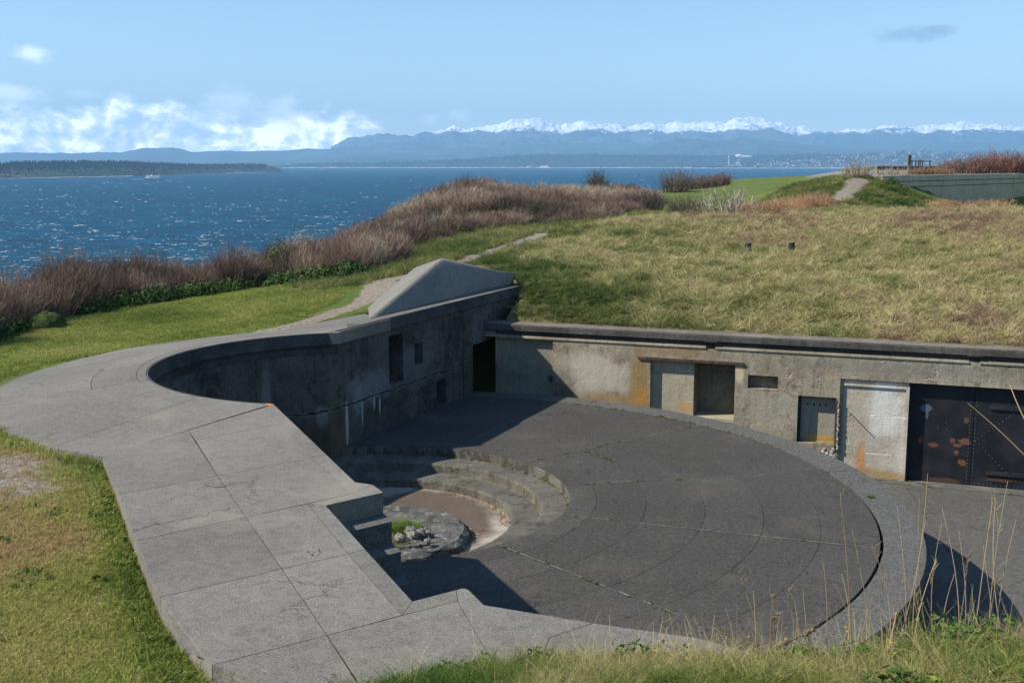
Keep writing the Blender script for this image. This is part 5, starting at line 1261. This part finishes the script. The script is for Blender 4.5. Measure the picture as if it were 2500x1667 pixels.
# ------------------------------------------------------------------ far wall, terrace furniture
fw = empty('far_wall', (FW0[0], FW0[1], 2.3)); tag(fw, 'grey concrete wall with two horizontal grooves beyond the grass bank', 'concrete wall'); objs = []
def fwp(s, o=0): p = FW0 + FWd * s + FWn * o; return (float(p[0]), float(p[1]))
LFW = 27.6
for s0, s1 in ((0, LFW), (LFW + .12, 60)):
    path = [fwp(s0 + (s1 - s0) * i / 8) for i in range(9)]
    objs.append(prism_path('wall_panel', path, [(.25, 1.2), (0, 1.2), (0, 4.98)], M_farwall, fw)); 
    for za, zb, o_ in ((5.04, 5.44, -.03), (5.50, 5.98, -.05)):
        objs.append(prism_path('coping_course', path, [(.6, za), (o_, za), (o_, zb - .03), (o_ + .03, zb), (.6, zb)], M_farwall, fw, closed=True))
    objs.append(prism_path('joint_back', path, [(.3, 4.9), (.07, 4.9), (.07, 5.6), (.3, 5.6)], M_corbelow, fw))
objs.append(prism_path('end_face', [fwp(.0, 2.2), fwp(0, -.0)], [(0, 1.2), (0, 5.9)], M_farwall, fw))
for o in objs: parented(o, fw)
M_wood = simple('weathered_wood', (.2, .17, .13), .9, .4, 6, 0, .5)
x, y = 33.6, 97.5; wp = empty('wooden_post', (x, y, zat(x, y))); tag(wp, 'tall weathered wooden post standing behind the far wall', 'wooden post')
MB().box((0, 0, 1.2), (.085, .085, 1.2)).build('post_shaft', M_wood, wp); MB().box((-.0, -.1, 2.0), (.13, .012, .4)).build('sign_board', simple('dark_sign_board', (.1, .08, .05), .8, .3, 5), wp)
MB().box((0, 0, 2.42), (.1, .1, .02)).build('post_cap', M_wood, wp)
# low wall and railing on the next battery
lw = empty('low_battery_wall', (39, 128, 6)); tag(lw, 'low dark concrete wall far beyond the wooden post', 'low wall')
zt = 6.62
a = KD(2143, 407, 132); b_ = KD(2330, 405, 128)
me_ = MB(); 
d_ = Vector((b_[0] - a[0], b_[1] - a[1])); me_.box(((a[0] + b_[0]) / 2, (a[1] + b_[1]) / 2, 6.4), (d_.length / 2, .3, .21), math.atan2(d_.y, d_.x))
o = me_.build('wall_body', M_darkcop, lw); parented(o, lw)
me_ = MB(); me_.box(((a[0] + b_[0]) / 2, (a[1] + b_[1]) / 2, 6.64), (d_.length / 2, .45, .045), math.atan2(d_.y, d_.x)); o = me_.build('wall_top', M_slab, lw); parented(o, lw)
rl = empty('railing', (42, 126, 6.6)); tag(rl, 'dark metal pipe railing behind the wooden post', 'railing')
for px in (2227, 2236, 2243, 2247, 2252.5, 2271):
    p = KD(px, 393, 127); o = MB().tube((p[0], p[1], 6.5), (p[0], p[1], 7.33), .06, n=6).build('railing_post', M_iron, rl); parented(o, rl)
p = KD(2219, 394, 127); p2 = KD(2271, 394, 127); o = MB().tube((p[0], p[1], 7.17), (p2[0], p2[1], 7.17), .045, n=6).build('handrail', M_iron, rl); parented(o, rl)

# ------------------------------------------------------------------ foreground stalks and weeds
def fgpt(px, Y): return (px - 1250) / F * Y * 1.05
M_stalk = own_mat('dry_stalk_straw', (.36, .27, .15), .3); M_brownst = own_mat('brown_stalk', (.22, .14, .09), .3)
def polytube(vs, fs, tp, pts, r0, r1, n=4):
    k = len(vs)
    for i, p in enumerate(pts):
        t = i / (len(pts) - 1); r = r0 + (r1 - r0) * t; p = Vector(p)
        for j in range(n): a_ = 6.283 * j / n; vs.append((p.x + r * math.cos(a_), p.y + r * math.sin(a_), p.z)); tp.append(t)
    for i in range(len(pts) - 1):
        for j in range(n): fs.append([k + i * n + j, k + i * n + (j + 1) % n, k + (i + 1) * n + (j + 1) % n, k + (i + 1) * n + j])
def curve3(a, b_, bend, n=8):
    a = Vector(a); b_ = Vector(b_); return [a.lerp(b_, i / n) + Vector(bend) * math.sin(math.pi * i / n) for i in range(n + 1)]
def stalk(px0, px1, py1, Y, thick=.0035, seed=False, mt=None):
    x0 = fgpt(px0, Y); base = (x0, Y, zat(x0, Y) - .03); top = KD(px1, py1, Y + random.uniform(-.1, .25)); vs = []; fs = []; tp = []
    base = Vector(base); top = Vector(top); o_ = base.copy()
    polytube(vs, fs, tp, curve3(base - o_, top - o_, (random.gauss(0, .03), 0, 0)), thick, thick * .35)
    k = random.random()
    if seed:
        for i in range(9):
            t = .78 + .22 * i / 9; c = (top - o_) * t; d_ = Vector((random.gauss(0, .02), random.gauss(0, .01), .035)); polytube(vs, fs, tp, [c, c + d_], .0022, .001, 3)
    o = proto_from('dry_stalk', vs, fs, tp, [k] * len(vs), mt or M_stalk); COL.objects.link(o); o.location = o_
    return o
LST = [(2090, 2052, 1200), (2220, 2190, 1235), (2260, 2195, 1360), (2235, 2285, 1365), (2180, 2265, 1155), (2300, 2300, 1275), (2330, 2365, 1350), (2290, 2245, 1215), (2150, 2080, 1290), (2380, 2425, 1210), (2420, 2460, 1175),
       (2350, 2300, 1240), (2260, 2130, 1330), (2320, 2330, 1400), (2210, 2170, 1390), (2400, 2435, 1385), (2240, 2260, 1270), (2310, 2195, 1385), (2170, 2155, 1400), (2130, 2040, 1425), (2440, 2480, 1270), (2470, 2430, 1215),
       (1985, 1960, 1440), (2020, 2010, 1370), (1930, 1925, 1430), (1855, 1840, 1440), (1800, 1770, 1480), (1900, 1800, 1385), (1760, 1745, 1500), (1720, 1660, 1485), (1640, 1620, 1500), (2060, 2055, 1400), (2105, 2130, 1455), (2275, 2235, 1450), (2360, 2340, 1290), (2455, 2400, 1330)]
for k, (a_, b_, c_) in enumerate(LST):
    o = stalk(a_, b_, c_, random.uniform(4.9, 5.7), random.uniform(.0022, .0036), k % 3 == 0); tag(o, 'long thin straw coloured stalk rising in front of the platform at the lower right', 'dry stalk', 'tall dry stalks in the foreground')
# the long pale stalk leaning across the steel door
vs, fs, tp = [], [], []; p0 = Vector(KD(2540, 1150, 5.2)); p1 = Vector(KD(2362, 983, 5.4)); polytube(vs, fs, tp, curve3(p0 - p0, p1 - p0, (0, 0, .01)), .0032, .0012)
o = proto_from('leaning_stalk', vs, fs, tp, [.9] * len(vs), M_stalk); COL.objects.link(o); o.location = p0; tag(o, 'pale stalk leaning across the black steel door from the right edge', 'dry stalk')
vs, fs, tp = [], [], []; p0 = Vector(KD(2540, 1090, 5.0)); p1 = Vector(KD(2466, 940, 5.1)); polytube(vs, fs, tp, curve3(p0 - p0, p1 - p0, (-.01, 0, .0)), .0038, .002)
o = proto_from('leaning_stalk', vs, fs, tp, [.9] * len(vs), M_stalk); COL.objects.link(o); o.location = p0; tag(o, 'short pale stalk in front of the magazine wall at the right edge', 'dry stalk')
# seed-head plants (branching brown stems with fluffy heads)
M_head = own_mat('fluffy_seed_head', (.36, .26, .17), .4, .3); M_yel = own_mat('yellow_petals', (.75, .55, .02), .2, .2); M_twg = own_mat('pale_twig', (.42, .30, .2), .2)
def headplant(px, Y, heads, label, cat, hm, size, mt, thick=.004):
    x0 = fgpt(px, Y); B_ = Vector((x0, Y, zat(x0, Y) - .03)); root = empty(cat.replace(' ', '_'), B_); tag(root, label, cat); vs = []; fs = []; tp = []
    T = [Vector(KD(hx_, hy_, Y + random.uniform(-.04, .04))) - B_ for hx_, hy_ in heads]; main = max(T, key=lambda t: t.z)
    polytube(vs, fs, tp, curve3((0, 0, 0), main, (random.gauss(0, .012), 0, 0)), thick, thick * .4)
    for t in T:
        if t is main: continue
        f = max(.2, min(.85, (t.z / main.z) * .7)); s_ = main * f; polytube(vs, fs, tp, curve3(s_, t, (0, 0, -.01)), thick * .5, thick * .3)
    for _ in range(10):
        f = random.uniform(.2, .95); s_ = main * f; polytube(vs, fs, tp, [s_, s_ + Vector((random.gauss(0, .03), random.gauss(0, .02), random.uniform(.01, .05)))], thick * .3, thick * .15, 3)
    o = proto_from('stem', vs, fs, tp, [.5] * len(vs), mt); COL.objects.link(o); o.parent = root
    for t in T:
        h_ = leaves('flower_head', 42, size, size * 1.1, size * .45, hm, .2); COL.objects.link(h_); h_.parent = root; h_.location = t - Vector((0, 0, size * .5))
headplant(1905, 5.1, [(1889, 1452), (1898, 1500), (1888, 1508), (1905, 1495)], 'dead plant with brown fluffy heads, tallest near the end of the dark ring joint', 'seed head plant', M_head, .014, M_brownst)
headplant(1975, 5.0, [(1972, 1540), (1982, 1535), (1965, 1548)], 'dead plant with a wide fluffy brown head right of the tallest one', 'seed head plant', M_head, .017, M_brownst)
headplant(1880, 5.0, [(1912, 1568), (1922, 1560), (1832, 1552)], 'dead branching plant with low ragged heads left of the others', 'seed head plant', M_head, .015, M_brownst)
headplant(2160, 4.9, [(2188, 1497), (2176, 1568), (2168, 1562), (2184, 1592)], 'pale forked twig with yellow flowers before the shadowed yard', 'yellow flower', M_yel, .008, M_twg, .006)
headplant(2068, 5.1, [(2066, 1530), (2068, 1540)], 'single thin stem with a small yellow flower at the platform rim', 'yellow flower', M_yel, .008, M_brownst, .003)
headplant(2330, 4.9, [(2335, 1588), (2340, 1600), (2322, 1580)], 'yellow flowering weed low among the grass at the lower right', 'yellow flower', M_yel, .009, M_brownst, .003)
headplant(2415, 4.7, [(2400, 1637), (2412, 1632), (2420, 1645), (2408, 1650), (2395, 1650)], 'bright yellow flower cluster near the bottom right corner', 'yellow flower', M_yel, .012, M_brownst, .003)
for (px, Y_, py, lb) in ((2480, 5.2, 1480, 'purplish twiggy weed at the right edge of the foreground'), (2440, 5.3, 1520, 'twiggy purplish weed just left of the right edge')):
    x0 = fgpt(px, Y_); z0 = zat(x0, Y_); H_ = KD(px, py - 40, Y_)[2] - z0; o = twigs('twiggy_weed', 40, H_, .3, .0022, own_mat('purple_twigs', (.2, .13, .13)), .3, 4); COL.objects.link(o); o.location = (x0, Y_, z0); tag(o, lb, 'weed')
for (px, Y_, s_, lb) in ((2300, 5.2, .23, 'bushy green weed rising above the grass at the lower right'), (2200, 5.3, .12, 'small leafy weed beside the pale forked twig'), (2390, 4.8, .18, 'light green ferny weed in the bottom right corner'), (2440, 5.4, .2, 'dark leafy weed at the right edge below the twiggy weeds'), (2120, 5.35, .1, 'low leafy weed just right of the dark platform joint'), (1320, 5.6, .12, 'rounded green tuft of weeds rising highest left of centre in the foreground grass')):
    x0 = fgpt(px, Y_); o = leaves('leafy_weed', 260, s_, s_ * 1.25, .022, own_mat('leafy_weed_leaves', (.12, .18, .035), .5, .3), .25); COL.objects.link(o); o.location = (x0, Y_, zat(x0, Y_)); tag(o, lb, 'weed')

# ------------------------------------------------------------------ far land, mountains
def xel(px, py): 
    x = (px - 1250) / F; y = -(py - 833.5) / F; cp, sp = math.cos(PITCH), math.sin(PITCH); d = (x, cp + y * sp, -sp + y * cp); return d[0] / d[1], d[2] / d[1]
def ridge(name, dist, sil, depth, mt, rough, n=500, rows=14, seed=1., jag=0., base=SEA_Z - 1, fine=None, label=None, kind='structure', shape=.8, distf=None):
    K_ = [xel(*dd(*p)) for p in sil]; us = np.array([k[0] for k in K_]); es = np.array([k[1] for k in K_]); U = np.linspace(us[0], us[-1], n); E_ = np.interp(U, us, es)
    def pt(u, t):
        e = np.interp(u, us, es); D = dist if distf is None else distf(u); y = D - depth * (1 - t); x = u * y; top = CAMZ + e * D
        zz = base + (top - base) * (t ** shape)
        s = 1. / (depth * .42); r = 0; w = 1; sc_ = s
        for o_ in range(6): r += w * (1 - abs(2 * mn.noise(Vector((x * sc_, y * sc_ * .8, seed + o_))))); sc_ *= 2.1; w *= .5
        zz += (r / 1.97 - .75) * rough * (top - base) * min(1, t * 2.2) * (1 - .72 * t ** 6)
        if jag:
            for o_ in range(3): zz += jag * (.6 ** o_) * (.5 - abs(2 * mn.noise(Vector((x * 28. * 2.3 ** o_ / dist, y * 28. * 2.3 ** o_ / dist, seed))))) * t * min(1, (top - base) / 400 if dist > 15500 else 1)
        return (x, y, zz)
    T = [i / (rows - 1) for i in range(rows)]; vs = [pt(u, t) for t in T for u in U]
    vs += [(v[0] * 1.03, v[1] * 1.03, base + (v[2] - base) * .35) for v in vs[-n:]]
    fs = [[j * n + i, j * n + i + 1, (j + 1) * n + i + 1, (j + 1) * n + i] for j in range(rows) for i in range(n - 1)]
    o = mesh(name, vs, fs, mt, smooth=False); tag(o, label, kind=kind); return o, pt, (us[0], us[-1])
def snow_mat():
    b = material('snowy_mountain'); v = b.coord('Object'); z = b.sep(v)[2]; nz = b.noise(v, .0022, 8, .7)
    g = b.add('ShaderNodeNewGeometry'); nrm = b.sep(g.outputs['Normal'])
    rockf = b.m('SUBTRACT', 1, b.step(nrm[2], .30, .62))
    lvl = b.m('ADD', z, b.m('MULTIPLY', b.m('SUBTRACT', nz, .5), 420)); sn = b.step(lvl, 410, 440); sn = b.m('MULTIPLY', sn, b.m('SUBTRACT', 1, b.m('MULTIPLY', rockf, .7)))
    f = b.mix(b.step(b.noise(v, .0008, 6, .6), .4, .6), (.05, .07, .06), (.11, .12, .11))
    return b.fin(b.mix(sn, f, (.93, .94, .96)), .8, None, .1)
def forest_mat(name, a_, b2, pale=0, s=.01):
    b = material(name); v = b.coord('Object'); c = b.mix(b.step(b.noise(v, s, 6, .7), .35, .65), a_, b2); c = b.mix(b.m('MULTIPLY', b.step(b.noise(v, s * .35, 5, .7), .55, .66), pale), c, (.16, .15, .12))
    return b.fin(c, .95, None, .05)
SN = [(760, 338), (800, 320), (850, 310), (900, 309), (950, 311), (1000, 304), (1020, 297), (1045, 284), (1065, 296), (1080, 300), (1100, 291), (1130, 286), (1170, 278), (1200, 275), (1240, 276), (1260, 283), (1290, 289), (1310, 282), (1335, 279), (1360, 285), (1400, 289), (1450, 294), (1480, 285), (1500, 281), (1530, 286), (1560, 283), (1600, 286), (1640, 283), (1665, 287), (1690, 273), (1720, 272), (1760, 278), (1800, 288), (1830, 294), (1850, 292), (1890, 301), (1920, 303), (1950, 298), (2000, 299), (2030, 293), (2090, 297), (2130, 292), (2170, 291), (2210, 282), (2240, 287), (2290, 286), (2352, 294), (2450, 290), (2700, 296)]
ridge('snowy_mountains', 16000, SN, 3000, snow_mat(), .34, 1100, 30, 3., shape=.7, jag=48)
M_mtn = forest_mat('blue_forested_mountain', (.035, .055, .04), (.08, .095, .07), .4, .002)
ridge('left_mountains', 15000, [(-300, 352), (0, 352), (150, 352), (280, 350), (335, 340), (395, 339), (440, 350), (500, 346), (600, 348), (700, 343), (790, 340), (900, 330), (1000, 322), (1100, 318), (1250, 316), (1400, 318), (1500, 322), (1700, 330)], 2600, M_mtn, .2, 600, 14, 5., jag=12)
ridge('mid_mountains', 13600, [(650, 374), (760, 360), (900, 350), (1000, 344), (1100, 338), (1250, 332), (1380, 330), (1500, 333), (1600, 326), (1700, 318), (1760, 320), (1850, 332), (1950, 336), (2060, 330), (2150, 325), (2300, 328), (2450, 330), (2700, 330)], 1800, M_mtn, .24, 600, 14, 8., jag=10)
ridge('foothills', 12200, [(1380, 362), (1440, 352), (1480, 340), (1520, 326), (1560, 318), (1600, 317), (1640, 322), (1700, 325), (1760, 329), (1830, 338), (1900, 346), (1960, 345), (2060, 342), (2150, 344), (2352, 345), (2700, 345)], 1500, M_mtn, .24, 500, 14, 11., jag=8)
ridge('foothills', 11500, [(300, 375), (440, 378), (600, 368), (700, 370), (800, 361), (860, 357), (900, 361), (960, 367), (1100, 368), (1400, 366)], 1300, M_mtn, .15, 300, 9, 13.)
M_for = forest_mat('conifer_hillside', (.018, .034, .022), (.045, .06, .035), .5, .006)
pen, pen_pt, _ = ridge('wooded_shore_hills', 9600, [(560, 392), (680, 382), (760, 378), (850, 376), (950, 374), (1080, 369), (1150, 362), (1230, 358), (1300, 357), (1400, 357), (1500, 358), (1640, 360), (1700, 360), (1800, 357), (1900, 356), (2100, 358), (2400, 360), (2700, 360)], 1500, M_for, .10, 700, 8, 17., jag=7)
M_isl = forest_mat('island_hillside', (.022, .036, .022), (.06, .065, .04), .5, .012)
isl_d = lambda u: np.interp(u, [-.47, -.33, -.2, -.05], [2900, 3500, 5000, 5200])
isl, isl_pt, _ = ridge('wooded_island', 3200, [(-300, 378), (-60, 379), (0, 378), (40, 375), (100, 374), (180, 373), (260, 373), (330, 375), (380, 377), (420, 379), (500, 379.5), (560, 378.5), (600, 379), (620, 381), (638, 386), (646, 392.5), (660, 394.5)], 420, M_isl, .10, 500, 8, 21., jag=1.5, distf=isl_d)
town, town_pt, _ = ridge('town_hillside', 8300, [(1640, 385), (1680, 381), (1720, 376), (1780, 370), (1840, 365), (1900, 361), (1960, 357), (2020, 352), (2060, 349), (2120, 348), (2160, 354), (2200, 350), (2260, 352), (2352, 354), (2700, 354)], 800, forest_mat('town_hillside_cover', (.05, .06, .045), (.12, .11, .09), .7, .01), .12, 400, 8, 23., jag=5)
# conifers
def conifers(name, ptf, u0, u1, n, h0, h1, tpow, label, m_, clump=None):
    vs = []; fs = []
    for _ in range(n):
        u = random.uniform(u0, u1); t = random.random() ** tpow
        if clump and mn.noise(Vector((u * clump, t * 4, 0))) < -.05: continue
        x, y, z_ = ptf(u, t); h = random.uniform(h0, h1); r = h * random.uniform(.16, .28); k = len(vs)
        a0 = random.random(); vs.append((x, y, z_ + h))
        for j in range(5): a_ = a0 + 6.283 * j / 5; vs.append((x + r * math.cos(a_), y + r * math.sin(a_), z_ - 1))
        for j in range(5): fs.append([k, k + 1 + j, k + 1 + (j + 1) % 5])
    tag(mesh(name, vs, fs, m_), label, 'forest', kind='stuff')
M_con = simple('dark_conifer', (.02, .034, .022), .95, .5, .02)
conifers('island_forest', isl_pt, -.5, -.213, 6500, 3.5, 9.5, .35, 'dark conifer forest on the low island at the left', M_con)
conifers('shore_forest', pen_pt, -.24, .5, 6000, 10, 24, .3, 'dark conifer forest along the far shore', M_con)
conifers('town_trees', town_pt, .155, .48, 4200, 8, 22, .6, 'dark trees between the houses of the far town', M_con, 60)
# beach ribbon and pale bluffs along far shores
def ribbon(name, ptf, u0, u1, h, mt, push=-25, n=200):
    vs = []; fs = []
    for i in range(n + 1):
        u = u0 + (u1 - u0) * i / n; x, y, z_ = ptf(u, 0.); y += push; x = u * y; hh = h * random.uniform(.4, 1.2); vs += [(x, y, SEA_Z), (x, y + 20, SEA_Z + hh)]
    fs = [[2 * i, 2 * i + 2, 2 * i + 3, 2 * i + 1] for i in range(n)]; tag(mesh(name, vs, fs, mt), kind='structure')
M_sand = simple('pale_beach', (.42, .38, .31), .9, .3, .02)
ribbon('island_beach', isl_pt, -.5, -.215, 1.4, M_sand); ribbon('far_beach', pen_pt, -.2, .2, 5, M_sand); ribbon('town_beach', town_pt, .15, .48, 4, M_sand)
def bluffs():
    for (px, w, h) in ((1330, 24, 26), (1292, 14, 20), (1272, 8, 12), (1228, 10, 10)):
        u = xel(px, 400)[0]; vs = []; n = 10
        for i in range(n + 1):
            uu = u + (i / n - .5) * w / F; y = 8085; hh = h * (1 - abs(i / n - .5) * 1.2) * random.uniform(.5, 1.1); vs += [(uu * y, y, SEA_Z), (uu * y, y + 15, SEA_Z + hh)]
        tag(mesh('shore_bluff', vs, [[2 * i, 2 * i + 2, 2 * i + 3, 2 * i + 1] for i in range(n)], M_sand), kind='structure')
bluffs()
# houses
hm = MB().box((0, 0, 3), (7, 5, 3)); hv = list(hm.v); hf = list(hm.f); k = len(hv); hv += [(-7.6, -5.6, 6), (7.6, -5.6, 6), (7.6, 5.6, 6), (-7.6, 5.6, 6), (-7.6, 0, 9.5), (7.6, 0, 9.5)]
hf += [[k, k + 1, k + 5, k + 4], [k + 2, k + 3, k + 4, k + 5], [k + 3, k, k + 4], [k + 1, k + 2, k + 5]]
def housemesh(wc, rc, i):
    me = bpy.data.meshes.new('house'); me.from_pydata(hv, [], hf); me.materials.append(simple('house_paint_%d' % i, wc, .8, .05, .1)); me.materials.append(simple('house_roof_%d' % i, rc, .8, .1, .1)); me.polygons.foreach_set('material_index', [0] * 6 + [1] * 4); return me
hms = [housemesh((.5, .5, .47), (.3, .3, .3), 0), housemesh((.3, .27, .23), (.2, .18, .17), 1), housemesh((.62, .62, .6), (.3, .3, .3), 2), housemesh((.35, .33, .33), (.4, .38, .36), 3)]
for k in range(230):
    u = random.choice((random.uniform(xel(1790, 400)[0], xel(2110, 400)[0]), random.uniform(xel(2110, 400)[0], xel(2500, 400)[0]), random.uniform(xel(1850, 400)[0], xel(2300, 400)[0]))); t = random.random() ** .8 * .95
    x, y, z_ = town_pt(u, t); o = bpy.data.objects.new('house', hms[random.choice((0, 0, 1, 2, 2, 3))]); COL.objects.link(o); s_ = random.uniform(.5, 1.1); o.location = (x, y, z_ + 3); o.scale = (s_, s_, s_); o.rotation_euler.z = random.choice((0, .3, 1.57, -.4))
    tag(o, 'tiny pale house on the wooded hillside of the far town', 'house', 'houses of the town across the water')
# paper mill
ml = empty('waterfront_mill', (xel(1795, 405)[0] * 8000, 8000, SEA_Z)); tag(ml, 'white industrial mill with a chimney on the far waterfront', 'mill')
bm_ = MB(); 
for (dx_, w_, h_, dz_) in ((-60, 40, 14, 0), (0, 60, 22, 0), (50, 30, 12, 0), (20, 26, 40, 0), (-110, 40, 8, 0), (100, 50, 9, 0), (140, 30, 12, 0)):
    MB().box((dx_, random.uniform(-20, 20), h_ / 2 + 3), (w_ / 2, 12, h_ / 2)).build('mill_building', hms[0].materials[0], ml)
MB().tube((-45, 0, 0), (-45, 0, 88), 5, 4, 8).build('chimney', hms[0].materials[0], ml); MB().tube((25, 0, 0), (25, 0, 70), 4, 3, 8).build('chimney', hms[0].materials[0], ml)
MB().ell((60, 0, 78), (60, 12, 7), 12, 6, .15).ell((25, 0, 84), (26, 12, 10), 10, 6, .15).build('steam', simple('white_steam', (.85, .85, .85), 1, .02, .1), ml, True)
# ferry
fr = empty('ferry', (xel(375, 437)[0] * 2470, 2470, SEA_Z)); tag(fr, 'white and green car ferry with two pilot houses crossing the blue water', 'ferry')
M_fw = simple('white_ship_paint', (.78, .8, .8), .5, .05, .2); M_fg = simple('green_ship_paint', (.03, .12, .10), .5, .1, .2); M_fd = simple('ship_windows', (.06, .12, .18), .3, .2, .2)
hv_ = [(-19, -4, 0), (17, -4, 0), (17, 4, 0), (-19, 4, 0), (-20.5, -4.5, 1.8), (20, -4.5, 1.8), (20, 4.5, 1.8), (-20.5, 4.5, 1.8)]
mesh('hull', hv_, [[3, 2, 1, 0], [4, 5, 6, 7], [0, 1, 5, 4], [1, 2, 6, 5], [2, 3, 7, 6], [3, 0, 4, 7]], M_fg, fr)
MB().box((-2, 0, 3.3), (15.5, 4.3, 1.5)).build('car_deck', M_fw, fr); MB().box((-1, 0, 5.9), (14, 3.8, 1.1)).build('passenger_deck', M_fw, fr)
for z_, w_ in ((3.6, 11), (5.9, 10.5)): MB().box((2.5, -4.33 if z_ < 5 else -3.83, z_), (w_, .05, .45)).build('window_row', M_fd, fr)
for sx in (-13, 12):
    p_ = MB().box((sx, 0, 8.1), (2.1, 2.4, 1.1)).build('pilot_house', M_fw, fr); MB().box((sx, -2.42, 8.3), (1.8, .04, .4)).build('pilot_window', M_fd, p_); MB().tube((sx + .4, 0, 9.2), (sx + .4, 0, 13), .18, n=5).build('mast', M_fw, fr)
MB().box((-4.5, 0, 8.4), (2, 1.6, 1.4), 0, .8).build('funnel', M_fw, fr); MB().box((3.5, 0, 7.3), (3, 1.6, .3)).build('lifeboat_deck', M_fw, fr)
MB().box((-19, 0, 2.4), (1.6, 3.6, .6)).build('ramp_opening', M_fd, fr)
wk = MB(); 
for i in range(16): wk.ell((fr.location.x - 22 - i * 1.5 + random.gauss(0, .5), 2470 + random.gauss(0, 1.2), SEA_Z + .2), (2.2, 1.5, .45 + .02 * i), 6, 4, .3)
tag(wk.build('ferry_wake', bpy.data.materials['sea_foam']), 'white wake foam behind the ferry', 'wake', kind='stuff')

# ------------------------------------------------------------------ haze: one closed box of even air
hz = MB().box((0, 7900, (SEA_Z - 3 + 860) / 2), (42000, 11000, (860 - SEA_Z + 3) / 2)).build('haze', None)
hb = bpy.data.materials.new('haze_air'); hb.use_nodes = True; b = NB(hb.node_tree); b.n.clear(); oo = b.add('ShaderNodeOutputMaterial'); pv = b.add('ShaderNodeVolumePrincipled')
pv.inputs['Color'].default_value = (.37, .68, 1, 1); pv.inputs['Density'].default_value = HAZE_DENSITY; pv.inputs['Anisotropy'].default_value = 0; b.l.new(pv.outputs[0], oo.inputs['Volume']); hz.data.materials.append(hb); hz['kind'] = 'stuff'
